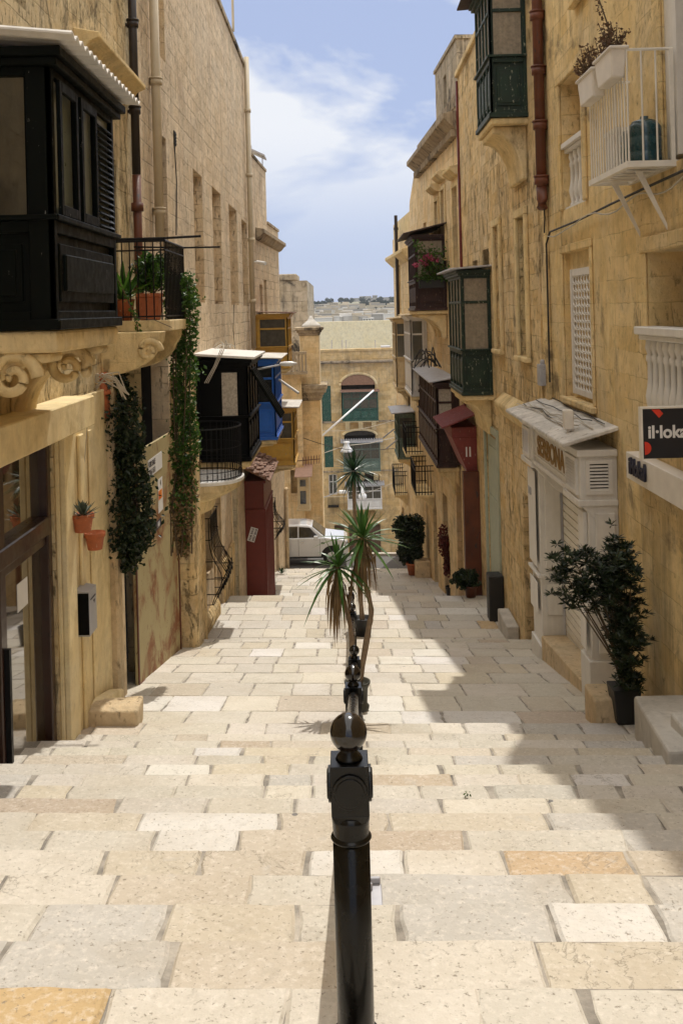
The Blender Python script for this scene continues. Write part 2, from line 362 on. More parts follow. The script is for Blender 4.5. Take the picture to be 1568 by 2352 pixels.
def paving_mat():
    t = NT('worn_limestone_slabs'); g = t.n('ShaderNodeNewGeometry').outputs['Position']
    at_ = t.n('ShaderNodeVertexColor', layer_name='tone').outputs[0]
    c = t.mix(t.ramp(t.noise(g, 2.5, 8, .7), [(.3, 0.0), (.7, 1.0)]), (.86, .85, .82), (1, 1, 1))
    c = t.mix(1.0, t.mix(1.0, at_, c, 'MULTIPLY'), (.92, .91, .91), 'MULTIPLY')
    n2 = t.noise(g, 26, 8, .72)
    c = t.mix(t.ramp(n2, [(.50, 0.0), (.70, .55)]), c, (.78, .72, .64))
    c = t.mix(t.ramp(t.noise(g, 5, 8, .7, .5), [(.58, 0.0), (.70, .5)]), c, (.36, .32, .26))
    c = t.mix(t.ramp(t.noise(g, 1.1, 5, .6, .5), [(.50, 0.0), (.68, .28)]), c, (.42, .34, .24))
    vo = t.n('ShaderNodeTexVoronoi', {'Vector': g, 'Scale': 19.0, 'Randomness': 1.0}).outputs['Distance']
    gate = t.ramp(t.noise(g, 3.3, 3), [(.5, 0.0), (.62, 1.0)])
    spot = t.math('MULTIPLY', t.ramp(vo, [(.07, 1.0), (.12, 0.0)]), gate)
    c = t.mix(t.math('MULTIPLY', spot, .75), c, (.14, .12, .10))
    pit = t.ramp(t.noise(g, 42, 5, .75), [(.34, 1.0), (.41, 0.0)])
    c = t.mix(t.math('MULTIPLY', pit, .8), c, (.24, .20, .15))
    gum = t.ramp(t.n('ShaderNodeTexVoronoi', {'Vector': g, 'Scale': 1.9}).outputs['Distance'], [(.035, 1.0), (.045, 0.0)])
    c = t.mix(t.math('MULTIPLY', gum, .8), c, (.10, .10, .11))
    ck = t.math('ABSOLUTE', t.math('SUBTRACT', t.noise(g, 1.6, 9, .62, .8), .5))
    crack = t.math('MULTIPLY', t.ramp(ck, [(.0, 1.0), (.006, 0.0)]), t.ramp(t.noise(g, .7, 3), [(.52, 0.0), (.60, 1.0)]))
    c = t.mix(t.math('MULTIPLY', crack, .7), c, (.20, .17, .13))
    c = t.mix(t.ramp(t.noise(g, 7, 8, .72, .4), [(.60, 0.0), (.66, .35)]), c, (.50, .47, .43))
    t.l(c, t.b.inputs['Base Color']); t.b.inputs['Roughness'].default_value = .78; t.b.inputs['Specular IOR Level'].default_value = .3
    h = t.math('ADD', t.math('MULTIPLY', t.noise(g, 4, 8, .65), 1.0), t.math('MULTIPLY', n2, .25))
    h = t.math('SUBTRACT', h, t.math('MULTIPLY', pit, .12)); h = t.math('SUBTRACT', h, t.math('MULTIPLY', spot, .15))
    t.l(t.bump(h, .55, .03), t.b.inputs['Normal']); return t.m
M['paving'] = paving_mat()
M['mortar'] = paint('grey_mortar', (.30, .27, .23), .95, var=.6, scale=5, bump=.8)
def water_stub(): pass
# ------------------------------------------------------------------ the stepped street
TONES = {'cream': (.65, .61, .53), 'white': (.77, .745, .70), 'grey': (.58, .555, .51), 'tan': (.61, .54, .44), 'yellow': (.64, .575, .465),
         'orange': (.62, .45, .24), 'rust': (.60, .45, .29), 'pale': (.70, .65, .565), 'brown': (.56, .47, .37)}
PRESET = {  # joints as picture columns on the nosing line, with the colour of each slab
    3.51: ([-160, 262, 655, 1090, 1325, 1700], ['orange', 'pale', 'pale', 'cream', 'cream']),
    4.0: ([-200, 20, 402, 780, 1222, 1640], ['grey', 'grey', 'tan', 'pale', 'yellow']),
    4.49: ([-200, 108, 388, 686, 912, 1250, 1490, 1760], ['cream', 'grey', 'yellow', 'cream', 'grey', 'white', 'grey']),
    4.98: ([-200, 15, 268, 580, 790, 1292, 1468, 1760], ['pale', 'pale', 'tan', 'cream', 'grey', 'yellow', 'grey']),
    5.47: ([-200, 252, 468, 706, 922, 1152, 1432, 1800], ['pale', 'yellow', 'tan', 'white', 'pale', 'rust', 'tan']),
    5.96: ([-160, 120, 362, 555, 800, 1060, 1420, 1700], ['cream', 'cream', 'white', 'tan', 'brown', 'cream', 'grey']),
    6.45: ([-160, 90, 330, 645, 893, 1250, 1500, 1700], ['cream', 'yellow', 'white', 'tan', 'yellow', 'grey', 'cream']),
}
def build_street():
    rnd = random.Random(11)
    mb = MB(); base = MB()
    def slab(x0, x1, y0, y1, hA, hB, col, side=.17):
        e = lambda k: rnd.uniform(-k, k)
        per = []
        sk0, sk1 = e(.018), e(.018)
        nx = max(3, int((x1-x0)/.11)); ny = max(2, int((y1-y0)/.11))
        for i in range(nx): per.append((x0+(x1-x0)*i/nx, y0))
        for i in range(ny): per.append((x1+sk1*i/ny, y0+(y1-y0)*i/ny))
        for i in range(nx): per.append((x1+sk1-(x1+sk1-x0-sk0)*i/nx, y1))
        for i in range(ny): per.append((x0+sk0*(1-i/ny), y1-(y1-y0)*i/ny))
        cx, cy = (x0+x1)/2, (y0+y1)/2
        lift = e(.003); tx, ty = e(.004), e(.004)
        r1, r2, r3 = [], [], []
        jit = [(e(.009)*(2.2 if rnd.random() < .12 else 1), e(.006)*(2.4 if rnd.random() < .1 else 1)) for _ in per]
        for (x, y), (jx, jy) in zip(per, jit):
            x += jx; y += jy
            dx, dyy = cx-x, cy-y
            ix = x+max(-.016, min(.016, dx*.2)); iy = y+max(-.016, min(.016, dyy*.2))
            h = hA+(hB-hA)*(iy-y0)/(y1-y0)
            z = -h-TA*ix+lift+tx*(ix-cx)/.5+ty*(iy-cy)/.3
            r1.append((ix, iy, z+e(.0012))); r2.append((x, y, z-.011-abs(e(.005)))); r3.append((x, y, z-side))
        n = len(per); vs = r1+r2+r3+[(cx, cy, -(hA+hB)/2-TA*cx+lift)]
        fs = [(3*n, i, (i+1) % n) for i in range(n)]
        for a in (0, 1):
            fs += [(a*n+i, (a+1)*n+i, (a+1)*n+(i+1) % n, a*n+(i+1) % n) for i in range(n)]
        mb.add(vs, fs, col)
    def pick():
        r = rnd.random()
        k = 'cream' if r < .42 else 'pale' if r < .70 else 'yellow' if r < .78 else 'tan' if r < .83 else 'grey' if r < .89 else 'white' if r < .97 else 'brown' if r < .993 else 'orange'
        c = TONES[k]; f = rnd.uniform(.94, 1.06); return (c[0]*f, c[1]*f, c[2]*f*rnd.uniform(.96, 1.04))
    def row(y0, y1, hA, hB, gap=.012):
        xl, xr = -3.35, 3.75
        key = round(y1, 2)
        if key in PRESET:
            js, cols = PRESET[key]
            xs = []
            for j in js:
                v = 712+FP*hB/y1
                X, Z = ray(j, v); xs.append(X*y1)
            xs[0] = xl; xs[-1] = xr
            cols = [TONES[c] for c in cols]
        else:
            xs = [xl]
            while xs[-1] < xr-.25: xs.append(xs[-1]+(rnd.choice([rnd.uniform(.34, .55), rnd.uniform(.45, .70), rnd.uniform(.55, .95)]) if y0 > 10.3 else rnd.choice([rnd.uniform(.32, .55), rnd.uniform(.5, .85), rnd.uniform(.6, 1.0)])))
            xs[-1] = xr; cols = [pick() for _ in xs]
        for i in range(len(xs)-1):
            g = rnd.choice([.006, .008, .010, .014, .03]) if gap < .02 else gap
            slab(xs[i]+g*.5, xs[i+1]-g*.5, y0+.004, y1-.001, hA, hB, cols[i])
    for y0, y1, h0, h1, kind in SEG:
        if kind == 'road' or y0 > 60: continue
        if kind == 'step': row(y0, y1, h0, h1)
        else:
            y = y0
            while y < y1-.05:
                t = .6 if y < 3 else rnd.uniform(.66, .92) if 10.9 < y < 18 else rnd.uniform(.60, .80)
                yn = y+t
                if yn > y1-.28: yn = y1
                ha = h0+(h1-h0)*(y-y0)/(y1-y0); hb = h0+(h1-h0)*(yn-y0)/(y1-y0)
                row(y, yn-.008, ha, hb); y = yn
    p = mb.build('stone_paving', M['paving'], origin=(0, 0, 0)); tag(p, kind='structure')
    for y0, y1, h0, h1, kind in SEG:
        d = .013 if kind != 'road' else 0
        xs = (-3.6, 3.9) if kind != 'road' else (-40, 40)
        if y0 > 60: d = 0; xs = (-12, 12)
        a, b = [(x, y0, -h0-TA*x-d) for x in xs]; c2, d2 = [(x, y1, -h1-TA*x-d) for x in xs]
        tgt = base if kind != 'road' else None
        if tgt is not None:
            tgt.quad(a, b, d2, c2)
            tgt.quad(c2, d2, (xs[1], y1, -h1-TA*xs[1]-.5), (xs[0], y1, -h1-TA*xs[0]-.5))
        else:
            r = MB(); r.quad(a, b, d2, c2); r.quad(c2, d2, (xs[1], y1, -h1-1.2), (xs[0], y1, -h1-.2))
            o = r.build('road', M['asphalt'], origin=(0, y0, 0)); tag(o, kind='structure')
    o = base.build('street_bedding', M['mortar'], origin=(0, 0, 0)); tag(o, kind='structure')
build_street()

# ------------------------------------------------------------------ buildings
def wall_frame(s, x0, y0, x1, y1):
    u = V((x1-x0, y1-y0, 0)); L = u.length; u.normalize()
    w = V((-u.y, u.x, 0))
    if w.x*s > 0: w = -w
    return Fr((x0, y0, 0), u, w), L
def facade(mb, F, L, z0, z1, ops, d=.3, dep=4.0, top=True, e0=None, e1=None):
    """front with real openings; ops: (a0,a1,b0,b1[,depth])"""
    A = sorted({0.0, L, *[o[0] for o in ops], *[o[1] for o in ops]}); A = [a for a in A if 0 <= a <= L]
    B = sorted({z0, z1, *[o[2] for o in ops], *[o[3] for o in ops]}); B = [b for b in B if z0 <= b <= z1]
    for a0, a1 in zip(A, A[1:]):
        for b0, b1 in zip(B, B[1:]):
            ca, cb = (a0+a1)/2, (b0+b1)/2
            if any(o[0] < ca < o[1] and o[2] < cb < o[3] for o in ops): continue
            mb.fquad(F, a0, a1, b0, b1, 0)
    for o in ops:
        a0, a1, b0, b1 = o[:4]; dd = o[4] if len(o) > 4 else d
        a0 = max(a0, 0); a1 = min(a1, L); b0 = max(b0, z0); b1 = min(b1, z1)
        P = F.p
        if a0 > 0: mb.quad(P(a0, b0), P(a0, b1), P(a0, b1, -dd), P(a0, b0, -dd))
        if a1 < L: mb.quad(P(a1, b0), P(a1, b1), P(a1, b1, -dd), P(a1, b0, -dd))
        mb.quad(P(a0, b1), P(a1, b1), P(a1, b1, -dd), P(a0, b1, -dd)); mb.quad(P(a0, b0), P(a1, b0), P(a1, b0, -dd), P(a0, b0, -dd))
    P = F.p
    y0_, y1_ = (z0 if e0 is None else e0), (z0 if e1 is None else e1)
    mb.quad(P(0, y0_), P(0, z1), P(0, z1, -dep), P(0, y0_, -dep)); mb.quad(P(L, y1_), P(L, z1), P(L, z1, -dep), P(L, y1_, -dep))
    mb.quad(P(0, z0, -dep), P(L, z0, -dep), P(L, z1, -dep), P(0, z1, -dep))
    if top: mb.quad(P(0, z1), P(L, z1), P(L, z1, -dep), P(0, z1, -dep))
def opening_fill(th, F, o, kind, d=.3, frame='white', label=None):
    a0, a1, b0, b1 = o[:4]; dd = o[4] if len(o) > 4 else d
    c = -dd
    if kind == 'dark':
        m = MB(); m.fbox(F, a0-.05, a1+.05, b0-.05, b1+.05, c-.08, c+.001); return m.build('dark_window', M['void'], th)
    if kind in ('door', 'shutter'):
        m = MB(); n = max(2, int((a1-a0)/.2))
        m.fbox(F, a0-.02, a1+.02, b0-.02, b1+.02, c-.06, c-.01)
        for i in range(n):
            w = (a1-a0)/n; m.fbox(F, a0+i*w+.008, a0+(i+1)*w-.008, b0, b1, c-.012, c+.03)
        r = m.build('door' if kind == 'door' else 'window_shutter', M[frame], th, label); return r
    m = MB(); fw = .07
    m.fbox(F, a0, a0+fw, b0, b1, c-.03, c+.05); m.fbox(F, a1-fw, a1, b0, b1, c-.03, c+.05)
    m.fbox(F, a0+fw, a1-fw, b0, b0+fw, c-.03, c+.048); m.fbox(F, a0+fw, a1-fw, b1-fw, b1, c-.03, c+.048)
    ma = (a0+a1)/2; m.fbox(F, ma-.03, ma+.03, b0+fw, b1-fw, c-.025, c+.044)
    hb = b0+(b1-b0)*.62; m.fbox(F, a0+fw, ma-.03, hb-.025, hb+.025, c-.02, c+.04); m.fbox(F, ma+.03, a1-fw, hb-.025, hb+.025, c-.02, c+.04)
    w = m.build('window', M[frame], th, label)
    g = MB(); g.fbox(F, a0+.01, a1-.01, b0+.01, b1-.01, c-.1, c-.02); g.build('window_pane', M['glass_dark'], w)
    return w
def surround(mb, F, o, w=.14, t=.035, sill=True):
    a0, a1, b0, b1 = o[:4]
    mb.fbox(F, a0-w, a0, b0, b1, 0.001, t); mb.fbox(F, a1, a1+w, b0, b1, 0.001, t); mb.fbox(F, a0-w, a1+w, b1, b1+w, 0.001, t+.004)
    if sill: mb.fbox(F, a0-w-.03, a1+w+.03, b0-.09, b0, 0.001, t+.06)

def face_grid(fr, glass, panels, F, L, zb, zt, n, split, T=.05, transom=.68, pwx=None, one=False):
    """one side of a closed balcony: bars into fr, panes list into glass, raised panels into panels"""
    H = zt-zb; pw = pwx or (.075 if L > .7 else .06)
    hp = zb+H*split; top = zt-.16
    fr.fbox(F, 0, pw, zb, zt, 0, T); fr.fbox(F, L-pw, L, zb, zt, 0, T)
    fr.fbox(F, pw, L-pw, zb, zb+.09, 0, T*.96); fr.fbox(F, pw, L-pw, hp-.045, hp+.045, 0, T*.96); fr.fbox(F, pw, L-pw, top, zt, 0, T*.96)
    fr.fbox(F, -.03, L+.03, hp+.045, hp+.085, -.02, T+.045)
    fr.fbox(F, -.03, L+.03, zb-.05, zb+.03, -.02, T+.035)
    cw = (L-2*pw)/n; bar = .045 if cw > .35 else .03
    tz = hp+(top-hp)*transom
    for i in range(n):
        x0, x1 = pw+i*cw, pw+(i+1)*cw
        if i: fr.fbox(F, x0-bar/2, x0+bar/2, (hp if one else zb+.09), top, 0, T*.92)
        g0 = bar/2
        if transom < 1:
            fr.fbox(F, x0+g0, x1-g0, tz-.03, tz+.03, 0, T*.88)
            glass.append((F, x0+g0, x1-g0, hp+.085, tz-.03)); glass.append((F, x0+g0, x1-g0, tz+.03, top))
        else: glass.append((F, x0+g0, x1-g0, hp+.085, top))
        pz0, pz1 = zb+.16, hp-.12
        if one:
            if i == 0: panels.fbox(F, pw+.06, L-pw-.06, pz0, pz1, -.01, T*.98); panels.fbox(F, pw+.14, L-pw-.14, pz0+.08, pz1-.08, -.01, T*1.5)
        elif x1-x0 > .16 and pz1 > pz0+.1:
            px = min(.06, (x1-x0)*.18)
            panels.fbox(F, x0+px, x1-px, pz0, pz1, -.01, T*.45); panels.fbox(F, x0+px+.045, x1-px-.045, pz0+.045, pz1-.045, -.01, T*.75)
def closed_balcony(th, s, xw, xo, y0, y1, zt, zb, mat, split=.38, ncam=1, nst=4, roof='roof_white', label=None, pane='curtain', panest=None,
                   corbel='trim', cd=.75, roofover=.14, transom=.68, rooft=.04, corrugated=False, slab=.12, ncorb=2, pwc=None, spanel=False, slope=.06):
    core = MB(); lo, hi = min(xw+.15*s, xo), max(xw+.15*s, xo)
    e = .05
    core.box(min(xo+e*s, xw+.15*s), max(xo+e*s, xw+.15*s), y0+e, y1-e, zb, zt-.01)
    fr = MB(); fr.v = list(core.v); fr.f = list(core.f); fr.c = list(core.c)
    W = abs(xw-xo); glass, panels, pan2, pan3 = [], MB(), MB(), MB()
    Fc = Fr((xo, y0+e, 0), (s, 0, 0), (0, -1, 0)); Ff = Fr((xo, y1-e, 0), (s, 0, 0), (0, 1, 0)); Fs = Fr((xo+e*s, y0, 0), (0, 1, 0), (-s, 0, 0))
    face_grid(fr, glass, panels, Fc, W, zb, zt, ncam, split, e, transom, pwc)
    gs = []
    face_grid(fr, gs, pan2, Fs, y1-y0, zb, zt, nst, split, e, transom, None, spanel)
    gf = []; face_grid(fr, gf, pan3, Ff, W, zb, zt, ncam, split, e, transom)
    # cornice under the roof
    for k, (o, h) in enumerate(((.06, .09), (.10, .05))):
        z = zt-.01+k*.0; a = .05*k
    fr.box(min(xo-.06*s, xw), max(xo-.06*s, xw), y0-.06, y1+.06, zt-.10, zt-.04)
    fr.box(min(xo-.10*s, xw), max(xo-.10*s, xw), y0-.10, y1+.10, zt-.04, zt+.03)
    b = fr.build('closed_balcony', M[mat], th, label, bevel=.006)
    for pn_ in (panels, pan2, pan3):
        if pn_.v: pn_.build('panel', M[mat], b, bevel=.008)
    for lst, mm in ((glass, pane), (gs, panest or pane), (gf, pane)):
        for (F, a0, a1, b0, b1) in lst:
            q = MB(); q.fbox(F, a0, a1, b0, b1, .004, .012); q.build('window_pane', M[mm], b)
    r = MB(); ov = roofover
    if corrugated:
        n = int((y1-y0+2*ov)/.022); pts = []
        for k in range(n+1):
            y = y0-ov+k*.022; z = zt+.07+.022*math.sin(k*.022/.14*2*math.pi)
            pts.append((y, z))
        xa, xb = xo-ov*s, xw+.02*s
        for (ya, za), (yb, zb2) in zip(pts, pts[1:]):
            r.hexa([(xa, ya, za), (xb, ya, za+slope*2), (xb, yb, zb2+slope*2), (xa, yb, zb2), (xa, ya, za+.014), (xb, ya, za+slope*2+.014), (xb, yb, zb2+slope*2+.014), (xa, yb, zb2+.014)])
    else:
        xa, xb = xo-ov*s, xw+.02*s
        z = zt+.031
        r.hexa([(xa, y0-ov, z), (xb, y0-ov, z+slope), (xb, y1+ov, z+slope), (xa, y1+ov, z), (xa, y0-ov, z+rooft), (xb, y0-ov, z+rooft+slope), (xb, y1+ov, z+rooft+slope), (xa, y1+ov, z+rooft)])
    r.build('roof', M[roof], b, bevel=0 if corrugated else .006)
    if corbel:
        c = MB(); zt2 = zb-.05
        c.box(min(xo, xw+.1*s), max(xo, xw+.1*s), y0+.0, y1-.0, zt2-slab, zt2-.002)
        P = W*.92
        prof = [(0, -slab-.003), (P, -slab-.003), (P*.99, -slab-cd*.12)]
        for k in range(1, 9):
            q = k/8*math.pi/2
            prof.append((P*(.97-.80*math.sin(q)*1.0), -slab-cd*(.12+.88*(1-math.cos(q)))))
        prof.append((0, -slab-cd*1.0))
        Fb = Fr((xw, 0, zt2), (0, 1, 0), (-s, 0, 0))
        ths = .34 if ncorb > 1 else (y1-y0)*.8
        if ncorb == 1: ps = [y0+(y1-y0)*.1]
        else: ps = [y0+.08+(y1-y0-.16-ths)*k/(ncorb-1) for k in range(ncorb)]
        for p_ in ps:
            c.fprism(Fb, prof, p_, p_+ths)
        c.build('stone_corbel', M[corbel], b, bevel=.03, seg=2)
    return b

# ---------- LEFT ROW
T = {}
# corner shop building
b1 = T['L1'] = thing('stone_house', 'cream and ochre stone house with a glazed shop front and the black green balcony', 'house', (-3.0, 8.0, gz(-3, 8)))
F1, L1 = wall_frame(-1, -3.0, -6, -3.0, 14.6)
A = lambda y: y+6
mb = MB()
door_op = (A(5.2), A(10.1), -4.6, -1.2, .35)
gate_op = (A(12.95), A(14.6), -6.2, -.62, .3)
win_b = (A(12.2), A(13.3), .1, 2.1, .22)
winU = (A(8.6), A(9.6), 3.0, 5.2, .25)
facade(mb, F1, L1, -6.5, 9.5, [door_op, gate_op, win_b, winU], dep=5, e1=-.5)
mb.build('wall', M['wall_near_left'], b1)
# smooth painted shop surround
m = MB()
m.fbox(F1, A(10.12), A(12.2), -6.0, -.9, .002, .05)
m.fbox(F1, A(10.12), A(10.45), -6.0, -1.16, .052, .12)
m.fbox(F1, A(10.8), A(10.98), -6.0, -1.3, .052, .09); m.fbox(F1, A(11.25), A(11.4), -6.0, -1.3, .052, .075)
m.fbox(F1, A(4.0), A(10.5), -1.155, -.84, .004, .34)
m.build('shop_surround', M['plaster_left'], b1, bevel=.015)
m = MB()   # sloping plinth
m.fplate(F1, [(A(11.0), -6), (A(12.18), -6), (A(12.18), -4.62), (A(11.9), -4.52), (A(11.25), -4.36), (A(11.0), -4.4)], .05, .19)
m.build('plinth', M['plaster_left'], b1, bevel=.02)
m = MB()
m.fbox(F1, A(12.2), A(12.45), -6.2, -.5, .0, .14); m.fbox(F1, A(12.46), A(12.94), -6.2, -.6, .0, .06)
m.build('door_jamb', M['plinth'], b1, bevel=.04)
# shop door frame
zt_, zb_ = door_op[3], -4.55
m = MB(); c0 = -.11
tr = dz(130, 1190, -3.05)
for (a, w) in ((5.2, .12), (7.3, .10), (8.55, .16), (9.98, .12)): m.fbox(F1, A(a), A(a)+w, zb_, zt_, c0-.05, c0+.08)
m.fbox(F1, A(5.32), A(9.98), tr-.09, tr+.09, c0-.05, c0+.10); m.fbox(F1, A(5.32), A(9.98), zt_-.1, zt_, c0-.05, c0+.06)
m.fbox(F1, A(8.71), A(9.98), zb_, zb_+.16, c0-.04, c0+.05); m.fbox(F1, A(8.71), A(9.98), tr-.2, tr-.09, c0-.04, c0+.05)
d1 = m.build('shop_door', M['shop_frame'], b1, bevel=.012)
g = MB(); g.fbox(F1, A(5.25), A(10.05), zb_+.02, zt_-.02, c0-.02, c0-.01); 
t = NT('reflective_shop_glass'); t.b.inputs['Base Color'].default_value = (.05, .035, .015, 1); t.b.inputs['Roughness'].default_value = .03
t.b.inputs['IOR'].default_value = 1.9; t.b.inputs['Coat Weight'].default_value = 1; t.b.inputs['Coat Roughness'].default_value = .02; M['shop_glass'] = t.m
g.build('door_glass', M['shop_glass'], d1)
g = MB(); g.fbox(F1, A(9.25), A(9.55), dz(85, 1350, -3.2), dz(85, 1290, -3.2), c0-.009, c0-.005); g.build('paper_notice', M['paper'], d1)
g = MB(); g.fbox(F1, A(8.6), A(8.65), -3.9, -2.9, c0+.081, c0+.13); g.build('door_handle', M['iron'], d1)
opening_fill(b1, F1, win_b, 'glass', frame='cream_paint')
opening_fill(b1, F1, winU, 'shutter', frame='brown')
# black-green balcony
M['frosted'] = paint('frosted_grey_green_glass', (.14, .15, .11), .35, var=.15, bump=.02)
yb0, yb1 = dy(125, 500, -2.1), dy(272, 745, -2.1)
gb = closed_balcony(b1, -1, -3.0, -2.1, yb0, yb1, dz(125, 130, -2.1), dz(130, 742, -2.1), 'black_green', split=.36, ncam=1, nst=3, roof='roof_white', corrugated=True,
    label='near black-green closed balcony with a white corrugated roof', pane='glass_dark', panest='frosted', corbel='trim', cd=.62, slab=.17, transom=1, roofover=.22, ncorb=2, pwc=.19, spanel=True)
m = MB()   # closed louvre leaf on the far third
Fs = Fr((-2.1-.05, yb0, 0), (0, 1, 0), (1, 0, 0)); L_ = yb1-yb0; hp = dz(130, 742, -2.1)+(dz(125, 130, -2.1)-dz(130, 742, -2.1))*.36
for k in range(17):
    z = hp+.12+k*.055
    m.hexa([Fs.p(L_*.70, z, .03), Fs.p(L_*.95, z, .03), Fs.p(L_*.95, z, .07), Fs.p(L_*.70, z, .07), Fs.p(L_*.70, z+.035, .02), Fs.p(L_*.95, z+.035, .02), Fs.p(L_*.95, z+.035, .035), Fs.p(L_*.70, z+.035, .035)])
m.build('louvre_shutter', M['louvre'], gb)
# open leaves standing a little out
for k in (0, 1):
    m = MB(); a0 = .11+k*(L_-.15)/3; wv = (L_-.15)/3-.10; zt2 = dz(125, 130, -2.1)-.17
    for (p0, p1, q0, q1) in ((0, .06, hp+.09, zt2), (wv-.06, wv, hp+.09, zt2), (.06, wv-.06, hp+.09, hp+.17), (.06, wv-.06, zt2-.08, zt2)):
        m.fbox(Fs, a0+p0, a0+p1, q0, q1, .052, .085)
    m.build('casement', M['black_green'], gb, bevel=.005)
# carved volutes on the corbels
def volute(th, c, r, ax, mat, name='carved_volute', turns=2.2, t=.03):
    m = MB(); pts = []
    for k in range(44):
        q = k/43; an = q*turns*2*math.pi; rr = r*(1-q*.92)
        p = V(c)+(V((0, math.cos(an)*rr, math.sin(an)*rr)) if ax == 'x' else V((math.cos(an)*rr, 0, math.sin(an)*rr)))
        pts.append(p)
    m.tube(pts, t, 6, t*.5); return m.build(name, M[mat], th, smooth=True)
for yy in (yb0+.07, yb1-.45):
    volute(gb, (-2.46, yy, dz(130, 742, -2.1)-.40), .19, 'y', 'trim', turns=1.6, t=.055)
volute(gb, (-2.34, yb1-.25, dz(130, 742, -2.1)-.40), .15, 'x', 'trim', turns=1.5, t=.05)
# window hood behind the balcony
m = MB(); hz = dz(320, 195, -2.72)
m.fprism(F1, [(0, hz-.12), (.12, hz-.12), (.18, hz-.03), (.30, hz+.02), (.30, hz+.08), (0, hz+.14)], A(11.3), A(14.0))
m.build('window_hood', M['trim'], b1, bevel=.01)
# upper window leaf out of the frame edge
# iron balcony with plants
ib0, ib1 = 12.6, 14.1
m = MB(); zs = dz(372, 735, -2.3)
m.box(-3.0, -2.2, ib0, ib1+.1, zs-.14, zs)
prof = [(0, -.14), (.75, -.14), (.73, -.26)]+[(.70*math.cos(k/8*math.pi/2)*.95+.02, -.26-.42*math.sin(k/8*math.pi/2)) for k in range(1, 9)]+[(0, -.7)]
m.fprism(Fr((-3.0, 0, zs), (0, 1, 0), (1, 0, 0)), prof, ib0-.4, ib0-.02)
m.fprism(Fr((-3.0, 0, zs), (0, 1, 0), (1, 0, 0)), prof, ib1-.35, ib1-.03)
ob_ = m.build('open_balcony', M['trim'], b1, label='small open balcony full of plants with a black iron railing', bevel=.02)
volute(ob_, (-2.40, ib0-.40, zs-.38), .15, 'y', 'trim', turns=1.5, t=.045)
m = MB(); zr = zs+1.02
for x in [(-3.0+.1*k) for k in range(0, 8)]: m.tube([(x, ib0+.02, zs), (x, ib0+.02, zr)], .009, 5)
for k in range(15): m.tube([(-2.25, ib0+.02+k*.107, zs), (-2.25, ib0+.02+k*.107, zr)], .009, 5)
m.tube([(-3.0, ib0+.02, zr), (-2.25, ib0+.02, zr), (-2.25, ib1+.02, zr)], .018, 6); m.tube([(-3.0, ib0+.02, zr-.12), (-2.25, ib0+.02, zr-.12), (-2.25, ib1+.02, zr-.12)], .012, 6)
m.tube([(-3.0, ib0+.02, zs+.05), (-2.25, ib0+.02, zs+.05), (-2.25, ib1+.02, zs+.05)], .012, 6)
m.tube([(-2.9, ib0+.02, zr+.03), (-2.25, ib0+.02, zr+.03), (-1.78, ib0+.04, zr+.045)], .017, 6); m.tube([(-2.95, ib1, zr+.03), (-2.25, ib1, zr), (-1.72, ib1+.03, zr)], .014, 6)
m.build('iron_railing', M['iron'], ob_)
# dark pipe
def downpipe(th, px0, py0, px1, py1, x, r, mat, every=1.25, label=None, name='downpipe', off=.0, foot=False):
    a, b = onx(px0, py0, x), onx(px1, py1, x)
    if label and 'dark upper' in label: a.y = a_.y
    b.y = a.y; b.z = ray(px1, py1)[1]*a.y; m = MB()
    m.tube([a, b], r, 12)
    z = max(a.z, b.z)-.4
    while z > min(a.z, b.z)+.1:
        m.tube([(a.x, a.y, z), (a.x, a.y, z+.09)], r*1.35, 12); m.tube([(a.x, a.y, z+.09), (a.x, a.y, z+.115)], r*1.5, 12)
        m.box(min(a.x, a.x+(.2 if a.x > 0 else -.2)), max(a.x, a.x+(.2 if a.x > 0 else -.2)), a.y-.02, a.y+.02, z+.02, z+.06)
        z -= every
    return m.build(name, M[mat], th, label, smooth=True)
a_ = onx(310, 250, -2.9)
downpipe(b1, 298, -200, 320, 400, -2.9, .062, 'pipe_dark', label='dark upper length of iron downpipe')
m = MB(); p0 = onx(319, 400, -2.9); m.tube([(p0.x, a_.y, ray(318, 402)[1]*a_.y), (p0.x, a_.y, zs)], .062, 12); m.tube([(p0.x, a_.y, 1.5), (p0.x, a_.y, 1.62)], .09, 12); m.tube([(p0.x, a_.y, .35), (p0.x, a_.y, .47)], .09, 12)
m.build('downpipe', M['pipe_rust'], b1, label='rusty lower length of iron downpipe', smooth=True)
# gate
m = MB()
Fg, Lg = wall_frame(-1, -2.97, 13.55, -2.94, 16.85)
gt, gbm = dz(388, 993, -2.94), dz(402, 1533, -2.94)
m.fplate(Fg, [(0, dz(312, 1586, -2.97)), (Lg, gbm), (Lg, gt), (0, gt+.05)], 0, .04)
gd = m.build('steel_gate', M['rust_gate'], b1, label='tall rust-streaked steel sheet gate', bevel=.006)
m = MB(); m.fbox(Fg, 0, .05, dz(312, 1586, -2.97), gt+.05, .041, .06); m.fbox(Fg, Lg-.05, Lg, gbm, gt, .041, .06); m.fplate(Fg, [(0, dz(312, 1586, -2.97)+.01), (Lg, gbm+.01), (Lg, gbm+.09), (0, dz(312, 1586, -2.97)+.09)], .041, .06)
m.build('gate_frame', M['pipe_rust'], gd)

